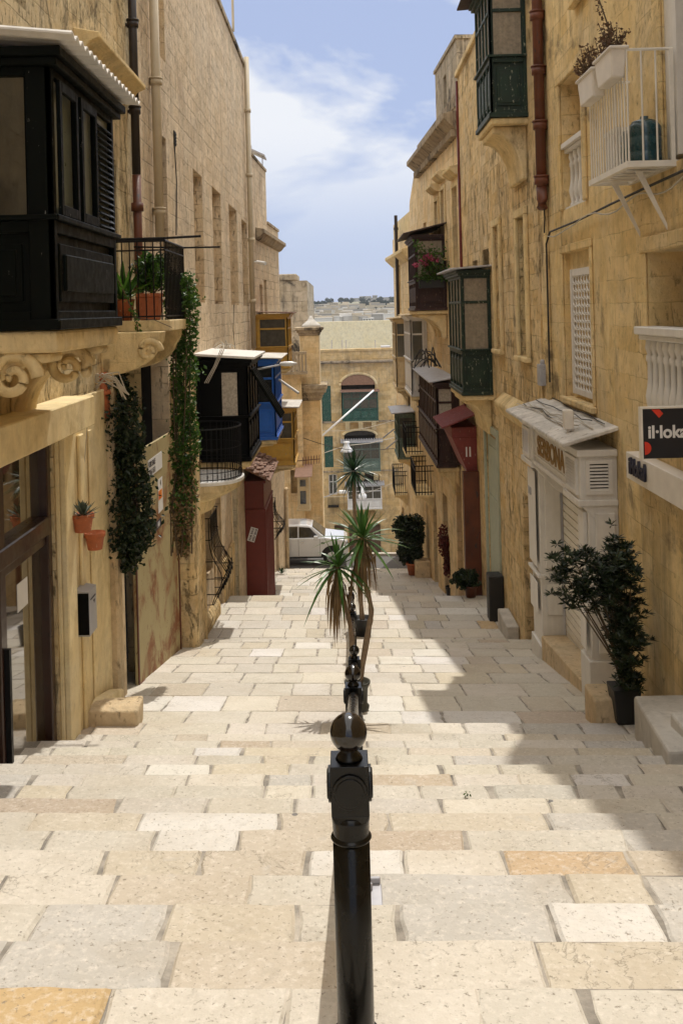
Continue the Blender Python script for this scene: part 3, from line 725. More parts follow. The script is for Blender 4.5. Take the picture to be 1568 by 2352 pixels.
def text_mesh(name, body, F, a, b, c, size, mat, parent, bold=0, sx=1, rot=0, align='LEFT', ext=.004):
    cu = bpy.data.curves.new(name, 'FONT'); cu.body = body; cu.size = size; cu.extrude = ext; cu.offset = bold; cu.align_x = align
    tmp = bpy.data.objects.new('tmp_text', cu); COL.objects.link(tmp)
    dg = bpy.context.evaluated_depsgraph_get(); me = bpy.data.meshes.new_from_object(tmp.evaluated_get(dg))
    bpy.data.objects.remove(tmp)
    o0 = wloc(parent); cr, sr = math.cos(rot), math.sin(rot)
    for v in me.vertices:
        x, y, z = v.co; x *= sx; x, y = x*cr-y*sr, x*sr+y*cr
        v.co = F.p(a+x, b+y, c+z)-o0
    me.name = name; me.materials.clear(); me.materials.append(M[mat])
    ob = bpy.data.objects.new(name, me); COL.objects.link(ob); ob.parent = parent; return ob
def mirror_frame(F, L): return Fr(F.p(L, 0, 0), -F.u, F.w)   # text runs the way a reader in the street reads it
# left walls are read from the street with u = +y running to the right (facing -x)
def notice(F, a, b, w, h, c, lines, size, mat='paper', ink='ink', name='notice', label=None, cat='notice', rot=0, bold=.002):
    org = F.p(a, b, c)
    th = thing(name, label, cat, org)
    cr, sr = math.cos(rot), math.sin(rot)
    def q(x, y): return (a+x*cr-y*sr, b+x*sr+y*cr)
    m = MB(); m.fplate(F, [q(0, 0), q(w, 0), q(w, h), q(0, h)], c, c+.004); m.build('sheet', M[mat], th)
    for k, (tx, x, y) in enumerate(lines):
        aa, bb = q(x, y); text_mesh('lettering', tx, F, aa, bb, c+.006, size, ink, th, bold=bold, rot=rot, ext=.001)
    return th
def pa(px, py): # position on the gate
    p = onx(px, py, -2.94); return p.y-13.55, p.z
a_, b_ = pa(345, 1093)
a2_, _ = pa(367, 1093)
notice(Fg, a_-.25, b_, a2_-a_+.30, .26, .043, [('FOR SALE', .03, .15), ('7966 1511', .03, .03)], .115, label='white for sale notice on the rusty gate', rot=0, name='sale_notice', bold=.003)
a_, b_ = pa(360, 1180)
th_ = notice(Fg, a_, b_, .36, .52, .043, [], .1, label='small torn poster with an orange band below the sale notice', name='torn_poster')
m = MB(); m.fbox(Fg, a_+.02, a_+.30, b_+.20, b_+.34, .048, .050); m.build('orange_band', M['orange_paper'], th_)
text_mesh('lettering', 'LE', Fg, a_+.06, b_+.225, .051, .12, 'red_sign', th_, bold=.003, ext=.001)
a_, b_ = pa(348, 1225)
th_ = notice(Fg, a_+.1, b_-.02, .55, .13, .043, [], .1, mat='ink', label='small black number plate low on the rusty gate', name='number_plate', cat='number plate')
text_mesh('lettering', '144', Fg, a_+.33, b_+.0, .048, .12, 'paper', th_, bold=.003, ext=.001)
# tall wall building
b2 = T['L2'] = thing('tall_house', 'tall blank pinkish limestone house with a row of narrow windows', 'house', (-3.0, 24.0, gz(-3, 24)))
F2, L2 = wall_frame(-1, -3.0, 14.6, -3.0, 33.2)
A2 = lambda y: y-14.6
ops = []
def nwin(pl, pr, pt, pb, w=1.1):
    pm = (pt+pb)/2; y = dy(pl, pm, -3.0); y2 = dy(pr, pm, -3.0)+.02
    return (A2(y), A2(y2), dz(pl, pb, -3.0), dz(pl, pt, -3.0), .28)
ops += [nwin(364, 384, 303, 600), nwin(447, 467, 390, 694), nwin(490, 509, 430, 698), nwin(528, 546, 470, 700), nwin(557, 569, 505, 702)]
ops += [(A2(16.4), A2(17.4), 4.45, 7.0, .28)]
gate2 = (0, A2(16.9), -6.6, -.62, .3)
door1 = (A2(17.95), A2(18.75), -6.9, -3.2, .12)
win_low = (A2(20.4), A2(21.6), -5.6, -3.3, .2)
door2 = (A2(22.2), A2(23.2), -7.2, -3.3, .18)
door3 = (A2(25.6), A2(26.8), -8.2, -3.9, .18)
balc_door = (A2(18.9), A2(19.8), -3.35, -.95, .2)
mb = MB(); facade(mb, F2, L2, -12, 8.05, ops+[gate2, door1, win_low, door2, door3, balc_door], dep=5, e0=-.5)
mb.build('wall', M['wall_tall'], b2)
for o in ops: opening_fill(b2, F2, o, 'shutter', frame='trim' if o is not ops[0] else 'brown')
opening_fill(b2, F2, door1, 'door', frame='teal_door', label='pale teal plank door'); opening_fill(b2, F2, door2, 'door', frame='brown_door', label='brown plank door')
opening_fill(b2, F2, door3, 'door', frame='teal_door'); opening_fill(b2, F2, balc_door, 'dark'); opening_fill(b2, F2, win_low, 'dark')
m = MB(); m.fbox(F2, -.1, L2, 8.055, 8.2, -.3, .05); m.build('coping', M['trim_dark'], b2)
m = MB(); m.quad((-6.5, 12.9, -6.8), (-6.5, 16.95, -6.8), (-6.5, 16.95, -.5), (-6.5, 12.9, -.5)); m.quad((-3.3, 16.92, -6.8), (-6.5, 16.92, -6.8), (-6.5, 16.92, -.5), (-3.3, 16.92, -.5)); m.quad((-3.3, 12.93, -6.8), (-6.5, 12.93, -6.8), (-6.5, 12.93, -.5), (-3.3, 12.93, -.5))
m.quad((-3.3, 12.93, -.6), (-6.5, 12.93, -.6), (-6.5, 16.92, -.6), (-3.3, 16.92, -.6)); m.build('entrance_hall', M['dark'], b2)  # hall walls coloured near-black, standing in for shade of the deep entry
# rough pier beside the gate, lower stone base courses
m = MB()
m.box(-3.0, -2.62, 17.0, 17.75, -7.4, -1.9); m.box(-3.0, -2.66, 16.98, 17.77, -1.9, -.95)
m.box(-3.0, -2.78, 18.8, 19.35, -8, -3.6)
m.build('stone_pier', M['wall_right_mid'], b2, bevel=.09, seg=3)
m = MB(); m.fprism(F2, [(0, -9.2), (.14, -9.2), (.12, -6.5), (0, -6.3)], A2(19.4), A2(22.1)); m.fbox(F2, A2(23.3), A2(25.5), -9, -5.9, 0, .08); m.build('base_course', M['wall_right_mid'], b2, bevel=.03)
for o in (door1, door2, door3, win_low): m = MB(); surround(m, F2, o, .12, .04, False); m.build('door_surround', M['plinth'], b2, bevel=.012)
downpipe(b2, 349, -160, 362, 545, -2.9, .075, 'pipe_cream', 2.1, label='cream downpipe beside the rusty one')
p0 = onx(575, 500, -2.88)
m = MB(); m.tube([(-2.88, p0.y, 8.3), (-2.88, p0.y, dz(583, 800, -2.88))], .085, 10)
for z in (6.5, 4.4, 2.3, .3): m.tube([(-2.88, p0.y, z), (-2.88, p0.y, z+.12)], .11, 10)
m.build('downpipe', M['pipe_cream'], b2, label='cream downpipe at the far end of the tall wall', smooth=True)
m = MB(); m.tube([(-2.9, 28.3, 8.1), (-2.9, 28.3, 10.2)], .04, 6); m.build('flue_pipe', M['pipe_cream'], b2)
# small vent + wires on tall wall
m = MB(); vy, vz = dy(401, 318, -3.0), dz(401, 318, -3.0); m.box(-3.02, -2.985, vy-.11, vy+.11, vz-.13, vz+.13)
for k in range(4): m.box(-2.99, -2.975, vy-.10, vy+.10, vz-.11+k*.06, vz-.08+k*.06)
m.build('wall_vent', M['dark'], b2)
for pts in ([(401, 332), (406, 420), (405, 540)], [(580, 600), (579, 700), (578, 790)], [(537, 700), (536, 760), (540, 800)]):
    m = MB(); m.tube([onx(px, py, -2.985) for px, py in pts], .010, 5); m.build('wall_cable', M['cable_black'], b2)
# black balcony
kb0, kb1 = 20.0, 22.5
bb = closed_balcony(b2, -1, -3.0, -1.94, kb0, kb1, dz(569, 828, -1.94), dz(569, 1062, -1.94), 'black_paint', split=.40, ncam=1, nst=4, roof='roof_white', label='black closed balcony with a lace curtained window',
    pane='black_paint', panest='curtain', cd=.4, roofover=.16, slope=.10, transom=1, rooft=.05)
Fc = Fr((-3.0, kb0, 0), (1, 0, 0), (0, -1, 0))
m = MB(); x0, x1 = at(510, 900, kb0).x+3, at(545, 900, kb0).x+3
m.fbox(Fc, x0, x1, at(527, 955, kb0).z, at(527, 856, kb0).z, .0, .012); m.build('lace_curtain', M['lace'], bb)
m = MB(); t0 = V((-1.92, 21.0, dz(575, 850, -1.92)));
for k in range(4):
    y = 20.42+k*.27
    m.tube([(-1.9, y, t0.z), (-1.30, y-.05, t0.z-1.0)], .035, 6)
m.hexa([(-1.92, 20.4, t0.z), (-1.92, 21.25, t0.z), (-1.32, 21.2, t0.z-1.02), (-1.32, 20.35, t0.z-1.02), (-1.90, 20.4, t0.z+.03), (-1.90, 21.25, t0.z+.03), (-1.30, 21.2, t0.z-.99), (-1.30, 20.35, t0.z-.99)])
m.build('propped_shutter', M['black_green'], bb)
# rounded balcony with marble slab
zsl = dz(560, 1098, -1.95)
def round_outline(xw, xo, y0, y1, n=16):
    cy = (y0+y1)/2; ry = (y1-y0)/2; W = xo-xw
    return [(xw+W*math.sin(math.pi*k/n)**.55 if 0 < k < n else xw, cy-ry*math.cos(math.pi*k/n)) for k in range(n+1)]
ol = round_outline(-3.0, -1.98, 18.35, 20.0)
m = MB(); m.prism([(x, y, zsl-.07) for x, y in ol], [(x, y, zsl) for x, y in ol])
rb = m.build('open_balcony', M['marble'], b2, label='rounded marble balcony with a wrought iron railing', bevel=.01)
m = MB(); ol2 = [(x-.06, y) for x, y in ol]
for k in range(5):
    f0, f1 = 1-.0*k, 1
prev = None
for (f, z) in ((1.0, zsl-.071), (.98, zsl-.2), (.75, zsl-.32), (.5, zsl-.42), (.42, zsl-.62), (.15, zsl-.72)):
    ring = [(-3.0+(x+3.0)*f, 19.18+(y-19.18)*(.5+.5*f), z) for x, y in ol2]
    if prev: m.prism(ring, prev)
    prev = ring
m.build('stone_corbel', M['trim'], rb, bevel=.01)
m = MB()
ol3 = round_outline(-3.0, -2.03, 18.4, 19.95, 30)
for x, y in ol3[1:-1]: m.tube([(x, y, zsl), (x, y, zsl+.98)], .007, 5)
for z, r in ((zsl+.98, .016), (zsl+.03, .012), (zsl+.16, .008), (zsl+.6, .007)): m.tube([(x, y, z) for x, y in ol3], r, 6)
for k in range(2, 29, 2):
    x, y = ol3[k]; c = V((x, y, zsl+.09)); m.tube([c+V((.0, .05*math.cos(q/8*2*math.pi), .05*math.sin(q/8*2*math.pi))) for q in range(9)], .006, 4)
m.build('iron_railing', M['iron'], rb)
# projecting iron window cage with scroll belly
def belly_grille(th, yA, yB, z0, z1, xw, out, s, n=9, label=None):
    m = MB()
    def prof(q): # q 0 bottom..1 top
        return out*(.25+.75*math.exp(-((q-.30)/.22)**2)) if q < .95 else out*.25
    for k in range(n):
        y = yA+(yB-yA)*k/(n-1); edge = 1 if 0 < k < n-1 else .8
        m.tube([(xw-s*prof(q/14)*edge, y, z0+(z1-z0)*q/14) for q in range(15)], .011, 5)
    for q in (0, .12, .3, .5, .75, 1):
        x = xw-s*prof(q); z = z0+(z1-z0)*q; m.tube([(xw, yA, z), (x, yA, z), (x, yB, z), (xw, yB, z)], .010, 5)
    for q in (.08, .18, .26, .36):   # scrolls
        for k in range(4):
            c = V((xw-s*(prof(q)+.01), yA+(yB-yA)*(k+.5)/4, z0+(z1-z0)*q)); m.tube([c+V((0, .05*math.cos(t_/8*6.28), .05*math.sin(t_/8*6.28))) for t_ in range(9)], .008, 4)
    return m.build('window_grille', M['iron'], th, label)
gy = 19.95
belly_grille(b2, 20.35, 21.65, dz(500, 1345, -2.9), dz(492, 1165, -2.9), -2.95, .42, -1, label='bellied black wrought iron window grille')
# red kiosk front
m = MB(); rz0, rz1 = -10.2, dz(612, 1090, -2.43)
m.box(-3.0, -2.43, 29.0, 32.0, rz0, rz1)
m.box(-3.0, -2.38, 28.95, 32.05, rz1-.9, rz1-.82); m.box(-3.0, -2.37, 28.94, 32.06, rz1-.06, rz1+.02)
for k in range(7): m.box(-2.43, -2.38, 29.0+k*.47, 29.09+k*.47, rz0, rz1-.9)
kb = m.build('shop_front', M['red_paint'], b2, label='oxblood red boxed wooden shop front', bevel=.01)
m = MB()
for k in range(6): m.box(-2.44, -2.41, 29.1+k*.47, 29.46+k*.47, rz0, rz1-1.0)
m.build('window_pane', M['glass_dark'], kb)
m = MB(); m.hexa([(-2.2, 28.6, rz1+.03), (-3.0, 28.6, rz1+.45), (-3.0, 32.3, rz1+.45), (-2.2, 32.3, rz1+.03), (-2.2, 28.6, rz1+.08), (-3.0, 28.6, rz1+.5), (-3.0, 32.3, rz1+.5), (-2.2, 32.3, rz1+.08)])
rr_ = random.Random(3)
for k in range(60):
    u, w = rr_.random(), rr_.random(); x = -3+.75*u; y = 28.7+3.5*w; z = rz1+.09+.42*(1-u); a = rr_.uniform(0, 3)
    m.box(x-.05, x+.08, y-.15, y+.15, z-.01, z+.03+.03*rr_.random())
m.build('roof', M['roof_brown'], kb)
Fk = Fr((-3.0, 29.0, 0), (1, 0, 0), (0, -1, 0))
k0 = at(584, 1246, 29.0)
notice(Fk, k0.x+3, k0.z, .42, .22, .003, [('FOR SALE', .03, .12), ('9957 0018', .03, .02)], .085, label='white for sale sticker stuck slantwise on the red shop front', name='sale_sticker', cat='sticker', rot=math.radians(72))
# blue balcony
ub0, ub1 = 26.6, 29.2
ub = closed_balcony(b2, -1, -3.0, -1.84, ub0, ub1, dz(637, 822, -1.84), dz(637, 1003, -1.84), 'blue', split=.42, ncam=2, nst=6, roof='roof_grime', label='bright cobalt blue closed balcony', pane='glass_dark', panest='curtain', cd=.45, roofover=.2, rooft=.03)
# third block
b3 = T['L3'] = thing('corner_house', 'stone corner house with two mustard yellow closed balconies by the crossing', 'house', (-2.8, 38, gz(-2.8, 38)))
F3, L3 = wall_frame(-1, -3.0, 33.2, -2.62, 42.0)
A3 = lambda y: (y-33.2)*L3/8.8
mb = MB(); ops3 = [(A3(33.9), A3(34.9), -10.0, -6.7, .25), (A3(38.2), A3(39.2), -11.2, -7.9, .25), (A3(36.6), A3(37.4), -1.5, 1.2, .2), (A3(40), A3(40.9), -3.5, -1.0, .2), (A3(35.3), A3(36.1), -2.2, 1.0, .2)]
facade(mb, F3, A3(38.0), -13, 5.4, [o for o in ops3 if o[1] < A3(38)], dep=5)
F3b = Fr(F3.p(A3(38.0), 0, 0), F3.u, F3.w); sh = A3(38.0)
facade(mb, F3b, L3-sh, -13, 3.4, [(o[0]-sh, o[1]-sh, *o[2:]) for o in ops3 if o[1] > A3(38)], dep=5)
mb.build('wall', M['wall_tall'], b3)
for o, k in zip(ops3, ('door', 'door', 'glass', 'glass', 'glass')): opening_fill(b3, F3, o, k, frame='brown_door' if k == 'door' else 'cream_paint')
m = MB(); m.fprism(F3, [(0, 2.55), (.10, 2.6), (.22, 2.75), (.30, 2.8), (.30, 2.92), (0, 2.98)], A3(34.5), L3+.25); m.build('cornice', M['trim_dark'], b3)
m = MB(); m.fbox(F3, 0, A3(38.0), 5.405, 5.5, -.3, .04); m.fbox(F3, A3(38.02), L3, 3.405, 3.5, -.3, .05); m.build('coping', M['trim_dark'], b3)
m = MB(); m.fbox(F3, L3-.35, L3+.02, -13, -7.5, .01, .13); m.fbox(F3, A3(36.2), A3(36.5), -13, -6.2, .01, .10); m.build('pilaster', M['plinth'], b3, bevel=.04)
y1a = dy(676, 1000, -1.72)
closed_balcony(b3, -1, -2.9, -1.72, y1a, y1a+2.3, dz(676, 935, -1.72), dz(676, 1070, -1.72), 'yellow', split=.42, ncam=1, nst=4, roof='roof_grime', label='lower mustard yellow closed balcony', pane='dull_pane', panest='curtain', cd=.5, roofover=.2)
y2a = dy(661, 760, -1.85)
closed_balcony(b3, -1, -2.9, -1.85, y2a, y2a+2.3, dz(661, 722, -1.85), dz(661, 845, -1.85), 'yellow', split=.35, ncam=1, nst=4, roof='roof_brown', label='upper mustard yellow closed balcony', pane='dull_pane', panest='curtain', cd=.5, roofover=.2)
belly_grille(b3, 36.4, 37.6, dz(645, 1170, -2.8), dz(640, 1108, -2.8), -2.82, .45, -1, n=7, label='small rusty bellied window grille')
# solar heater on the roof
m = MB(); c = at(597, 372, 36.5); m.tube([(c.x-.3, 36.4, 5.4), (c.x-.3, 36.4, c.z+.6)], .02, 5); m.tube([(c.x+.1, 36.4, 5.4), (c.x+.1, 36.4, c.z+.3)], .02, 5)
m.hexa([(c.x-.6, 36.2, c.z+.55), (c.x+.2, 36.2, c.z+.15), (c.x+.2, 37.2, c.z+.15), (c.x-.6, 37.2, c.z+.55), (c.x-.6, 36.2, c.z+.62), (c.x+.2, 36.2, c.z+.22), (c.x+.2, 37.2, c.z+.22), (c.x-.6, 37.2, c.z+.62)])
tag(m.build('solar_panel', M['galv']), 'small tilted panel on posts on the left rooftop against the sky', 'solar panel')
# cctv camera on tall wall end
m = MB(); c = onx(590, 603, -2.75); m.tube([(-3.0, c.y, c.z+.03), (-2.8, c.y, c.z+.03), (-2.7, c.y, c.z)], .02, 6); m.tube([(-2.75, c.y+.05, c.z+.02), (-2.45, c.y-.25, c.z-.05)], .06, 10)
tag(m.build('security_camera', M['lamp_white']), 'white security camera on the far end of the tall left wall', 'camera')
# ---------- RIGHT ROW
r1 = T['R1'] = thing('stone_house', 'ochre stone house with a white shop front and a white caged balcony', 'house', (3.45, 10, gz(3.45, 10)))
W1 = 3.45
FR1, LR1 = wall_frame(1, W1, -6, W1, 16.6); B1 = lambda y: y+6
def rop(plx, pty, pby, prx, x=W1, d=.3):  # far edge column, top row, bottom row there, near edge column
    pm = (pty+pby)/2; yf = dy(plx, pm, x); yn = dy(prx, pm, x)
    return (yn, yf, dz(plx, pby, x), dz(plx, pty, x), d)
def ab(o, f): return (f(o[0]), f(o[1]), *o[2:])
o_lat = ab(rop(1295, 590, 905, 1360), B1)
o_lat = (B1(13.55), B1(15.2), -1.42, .78, .10)
o_lat2 = (B1(13.65), B1(14.95), -1.35, .52, .16)
yA = dy(1340, 300, W1); yBf = dy(1290, 350, W1)
o_win2 = (B1(yA), B1(yBf), dz(1302, 480, W1), dz(1292, 190, W1), .45)
o_win3 = (B1(9.1), B1(11.05), -1.35, .55, .5)
o_bd = (B1(8.9), B1(10.35), 1.43, 4.3, .55)
o_top = (B1(13.0), B1(13.9), 4.3, 6.6, .3)
o_shop = (B1(13.05), B1(15.9), -5.6, -2.6, .25)
o_lok = (B1(5.0), B1(9.3), -5.5, -2.2, .35)
mb = MB(); facade(mb, FR1, LR1, -7.5, 9.5, [o_lat, o_win2, o_win3, o_bd, o_top, o_shop, o_lok], dep=5)
mb.build('wall', M['wall_right_near'], r1)
m = MB()
# surrounds and string course
surround(m, FR1, o_win2, .16, .05, False); surround(m, FR1, o_lat, .12, .03, True); surround(m, FR1, (o_win3[0], o_win3[1], o_win3[2], o_win3[3]), .18, .04, False); surround(m, FR1, o_top, .16, .05, True)
surround(m, FR1, o_bd, .2, .05, False)
m.fbox(FR1, B1(16.2), B1(16.6), -7, 9.5, .002, .07)
m.build('window_surround', M['wall_right_near'], r1, bevel=.015)
m = MB(); m.fbox(FR1, o_win2[0], o_win2[1], o_win2[2]-.1, o_win2[3]+.1, -.6, -.44); m.build('blocked_window', M['trim'], r1)
opening_fill(r1, FR1, o_top, 'glass', frame='cream_paint')
w3 = opening_fill(r1, FR1, o_win3, 'glass', frame='cream_paint'); opening_fill(r1, FR1, o_bd, 'glass', frame='white', label='glazed balcony door')
m = MB(); m.fbox(FR1, o_bd[1]-.35, o_bd[1]-.005, 1.5, 4.2, -.52, -.02); m.build('door_reveal', M['white'], r1)
# lattice
m = MB(); a0, a1, z0, z1 = o_lat2[:4]; cc = -.06
m.fbox(FR1, a0, a0+.06, z0, z1, cc-.03, cc+.02); m.fbox(FR1, a1-.09, a1, z0, z1, cc-.03, cc+.03); m.fbox(FR1, a0+.06, a1-.09, z1-.1, z1, cc-.03, cc+.02); m.fbox(FR1, a0+.06, a1-.09, z0, z0+.08, cc-.03, cc+.02)
nx_, nz_ = 7, 15
for i in range(nx_):
    for j in range(nz_):
        ca_ = a0+.06+(a1-a0-.15)*(i+.5)/nx_; cz_ = z0+.08+(z1-z0-.18)*(j+.5)/nz_; ra_, rz_ = (a1-a0-.15)/nx_*.52, (z1-z0-.18)/nz_*.52
        m.tube([FR1.p(ca_+ra_*math.cos(q*math.pi/3), cz_+rz_*math.sin(q*math.pi/3), cc) for q in range(7)], .013, 4)
m.build('lattice_screen', M['white'], r1, label='white pierced lattice screen')
m = MB(); m.fbox(FR1, o_lat[0]-.02, o_lat[1]+.02, o_lat[2]-.02, o_lat[3]+.02, -.3, -.098); m.build('lattice_backing', M['trim'], r1)
# balusters in windows
def balustrade(th, F, aa, ab_, z0, z1, c, n, label):
    m = MB(); m.fbox(F, aa-.05, ab_+.05, z1-.09, z1, c-.12, c+.14); m.fbox(F, aa-.03, ab_+.03, z1-.15, z1-.09, c-.08, c+.09);
    r = m.build('balustrade', M['white'], th, label, bevel=.012)
    m = MB(); m.fbox(F, aa, ab_, z0-.06, z0+.04, c-.1, c+.1); m.build('base_rail', M['white'], r, bevel=.01)
    H = z1-.15-(z0+.04); prof = [(.05, 0), (.05, .06), (.032, .09), (.055, .2), (.065, .3), (.045, .42), (.038, .5), (.038, .72), (.05, .74), (.05, .8), (.036, .82), (.06, .9), (.05, .97), (.05, 1)]
    for k in range(n):
        p = F.p(aa+(ab_-aa)*(k+.5)/n, z0+.04, c); b = MB(); b.lathe(p, [(q*1.0, h*H) for q, h in prof], 12); b.build('baluster', M['white'], r, smooth=True)
    return r
balustrade(r1, FR1, o_win3[0], o_win3[1]-.02, o_win3[2], -.27, .03, 10, 'white stone window balustrade above the black sign')
balustrade(r1, FR1, o_win2[0]+.02, o_win2[1]-.02, o_win2[2], o_win2[2]+1.02, -.12, 5, 'narrow white window balustrade beside the pipe')
# caged balcony
X0, Y0, Y1 = 2.98, 10.06, 11.55; zf = dz(1447, 376, X0); zT = dz(1433, 118, X0)
m = MB()
for kq, (a, b) in enumerate((((X0, Y0, zf), (X0, Y1, zf)), ((X0, Y0, zf), (W1, Y0, zf)), ((X0, Y1, zf), (W1, Y1, zf)), ((W1-.02, Y0, zf), (W1-.02, Y1, zf)))):
    e_ = .0015*kq; a, b = V(a), V(b); m.box(min(a.x, b.x)-.03-e_, max(a.x, b.x)+.03+e_, min(a.y, b.y)-.03-e_, max(a.y, b.y)+.03+e_, zf-.03-e_, zf+.03+e_)
for k in range(1, 6): m.box(X0, W1, Y0+k*.25-.05, Y0+k*.25+.05, zf-.012, zf+.005)
cb = m.build('cage_balcony', M['white_iron'], r1, label='white iron barred balcony')
for i, yy in enumerate((Y0+.30, Y1-.25)):
    m = MB(); m.prism([(X0+.15, yy-.012, zf-.035), (X0+.22, yy-.012, zf-.035), (W1, yy-.012, zf-.6), (W1, yy-.012, zf-.66)], [(X0+.15, yy+.012, zf-.035), (X0+.22, yy+.012, zf-.035), (W1, yy+.012, zf-.6), (W1, yy+.012, zf-.66)]); m.build('support_strut', M['white_iron'], cb)
m = MB()
for k in range(15): m.tube([(X0, Y0+(Y1-Y0)*k/14, zf), (X0, Y0+(Y1-Y0)*k/14, zT)], .010, 6)
for k in range(1, 4): m.tube([(X0+(W1-X0)*k/3.2, Y0, zf), (X0+(W1-X0)*k/3.2, Y0, zT)], .010, 6); m.tube([(X0+(W1-X0)*k/3.2, Y1, zf), (X0+(W1-X0)*k/3.2, Y1, zT)], .010, 6)
m.tube([(W1, Y0, zT), (X0, Y0, zT), (X0, Y1, zT), (W1, Y1, zT)], .016, 6); m.box(W1-.04, W1, Y0-.02, Y0+.02, zf, zT)
m.build('bars', M['white_iron'], cb)
# contents of cage: drums, boxes
def drum(x, y, z, r, h, lab, mat='bottle', name='water_drum'):
    m = MB(); m.lathe((x, y, z), [(r*.9, 0), (r, .03), (r, h*.25), (r*.96, h*.27), (r, h*.3), (r, h*.55), (r*.96, h*.57), (r, h*.6), (r, h*.78), (r*.75, h*.9), (r*.25, h*.95), (r*.25, h)], 20)
    return tag(m.build(name, M[mat], smooth=True), lab, 'water drum')
drum(3.22, 10.30, zf+.01, .17, .52, 'blue-green plastic drum nearest the corner of the white caged balcony')
drum(3.25, 10.72, zf+.01, .16, .50, 'blue-green plastic drum further back in the white caged balcony')
m = MB(); m.box(3.12, 3.4, 11.0, 11.4, zf+.01, zf+.5); m.box(3.10, 3.42, 10.98, 11.42, zf+.5, zf+.55); 
for k in range(3): m.box(3.115, 3.12, 11.03, 11.37, zf+.08+k*.14, zf+.17+k*.14)
tag(m.build('plastic_drawer', M['white_plastic'], bevel=.01), 'white plastic drawer unit at the back of the caged balcony', 'drawer unit')
# planters on rail
def planter(y0, y1, x, z, lab, nleaf, seed, tall=False):
    m = MB(); ym = (y0+y1)/2
    a = [(x-.10, y0, z), (x+.07, y0, z), (x+.07, y1, z), (x-.10, y1, z)]; b = [(x-.13+.05, y0+.05, z-.30), (x+.05, y0+.05, z-.30), (x+.05, y1-.05, z-.30), (x-.08, y1-.05, z-.30)]
    m.hexa(b+a); m.box(x-.12, x+.09, y0-.02, y1+.02, z-.02, z+.02)
    th = thing('window_box', lab, 'planter', (x, ym, z-.3), 'white planter boxes on the caged balcony rail')
    m.build('box', M['white_plastic'], th, bevel=.03, seg=3)
    rr = random.Random(seed); l = MB(); st = MB()
    for k in range(26):
        bx, by = x+rr.uniform(-.08, .05), rr.uniform(y0+.03, y1-.03); h = rr.uniform(.10, .34); tx, ty = bx+rr.uniform(-.16, .08), by+rr.uniform(-.1, .12)
        st.tube([(bx, by, z), ((bx+tx)/2, (by+ty)/2, z+h*.6), (tx, ty, z+h)], .005, 4)
        for q in range(nleaf):
            u = rr.uniform(.35, 1); c = V((bx+(tx-bx)*u+rr.gauss(0, .02), by+(ty-by)*u+rr.gauss(0, .02), z+h*u+rr.gauss(0, .02))); leaf(l, c, rr, .022)
    if tall:
        p = [V((x, ym-.05, z)), V((x-.02, ym+.05, z+.35)), V((x-.12, ym+.3, z+.95))]; st.tube(p, .012, 5, .006)
        for q in range(90):
            u = rr.random(); c = p[0].lerp(p[2], u)+V((rr.gauss(0, .025), rr.gauss(0, .025), 0)); leaf(l, c, rr, .02)
    st.build('plant_stems', M['stem'], th); l.build('leaves', M['geranium'], th)
def leaf(mb, c, rr, s, droop=0, asp=.55):
    d = V((rr.gauss(0, 1), rr.gauss(0, 1), rr.gauss(0, .8)-droop)).normalized(); e = d.cross(V((rr.gauss(0, 1), rr.gauss(0, 1), rr.gauss(0, 1)))).normalized()
    s = s*rr.uniform(.7, 1.35); nrm = d.cross(e)*s*.18
    mb.add([c-d*s, c+e*s*asp+nrm, c+d*s, c-e*s*asp+nrm], [(0, 1, 2, 3)])
planter(10.06, 10.72, X0-.06, zT+.03, 'nearer white plastic planter with dry plants on the caged balcony rail', 12, 5, True)
planter(10.82, 11.5, X0-.06, zT+.0, 'farther white plastic planter with dry reddish plants on the caged balcony rail', 14, 6)
# rusty downpipe
m = MB(); py_ = dy(1238, 240, 3.33); z0_ = dz(1250, 455, 3.33)
m.tube([(3.33, py_, 9.5), (3.33, py_, z0_+.2)], .085, 14)
for k in range(8):
    z = z0_+.25+k*.9; m.tube([(3.33, py_, z), (3.33, py_, z+.12)], .115, 14); m.tube([(3.33, py_, z+.12), (3.33, py_, z+.145)], .128, 14)
m.tube([(3.33, py_, z0_+.2), (3.33, py_-.02, z0_), (3.31, py_-.10, z0_-.14)], .088, 14)
m.build('downpipe', M['pipe_rust'], r1, label='thick rusty red downpipe ending in an open elbow', smooth=True)
# cable runs
def cable(th, pts, r, mat, name='wall_cable'):
    m = MB(); m.tube(pts, r, 5); return m.build(name, M[mat], th)
x_ = 3.36
c1 = [onx(1262, 878, x_-.0), onx(1258, 720, x_), onx(1254, 560, x_), onx(1262, 533, x_), onx(1330, 505, x_), onx(1400, 470, x_), onx(1470, 437, x_), onx(1568, 392, x_), onx(1700, 335, x_)]
cable(r1, c1, .016, 'cable_black')
rc = random.Random(2); c2 = []
for k in range(24):
    q = k/23; px = 1256+(1620-1256)*q; py = 540-(540-392)*q+10*math.sin(q*19)+rc.uniform(-3, 3); c2.append(onx(px, py, x_-.01))
cable(r1, c2, .010, 'cable_pale')
cable(r1, [onx(1247, 450, x_), onx(1250, 500, x_), onx(1249, 535, x_)], .012, 'cable_black')
m = MB(); mz = dz(1252, 885, 3.4); my = dy(1252, 860, 3.4); m.box(3.28, 3.45, my-.12, my+.12, mz, mz+.36); m.lathe((3.36, my, mz+.36), [(.05, 0), (.05, .06), (.02, .08)], 10)
tag(m.build('meter_box', M['galv'], bevel=.02, seg=2), 'grey electricity box on the right wall below the cable', 'meter box')
# ---- white shop front
XS = 2.97; yn_, yf_ = 12.5, 16.45
zt_ = dz(1329, 1037, XS); zb_ = dz(1329, 1150, XS); gsh = -6.3
m = MB()
ym1, ym2 = yn_+.85, yf_-.85
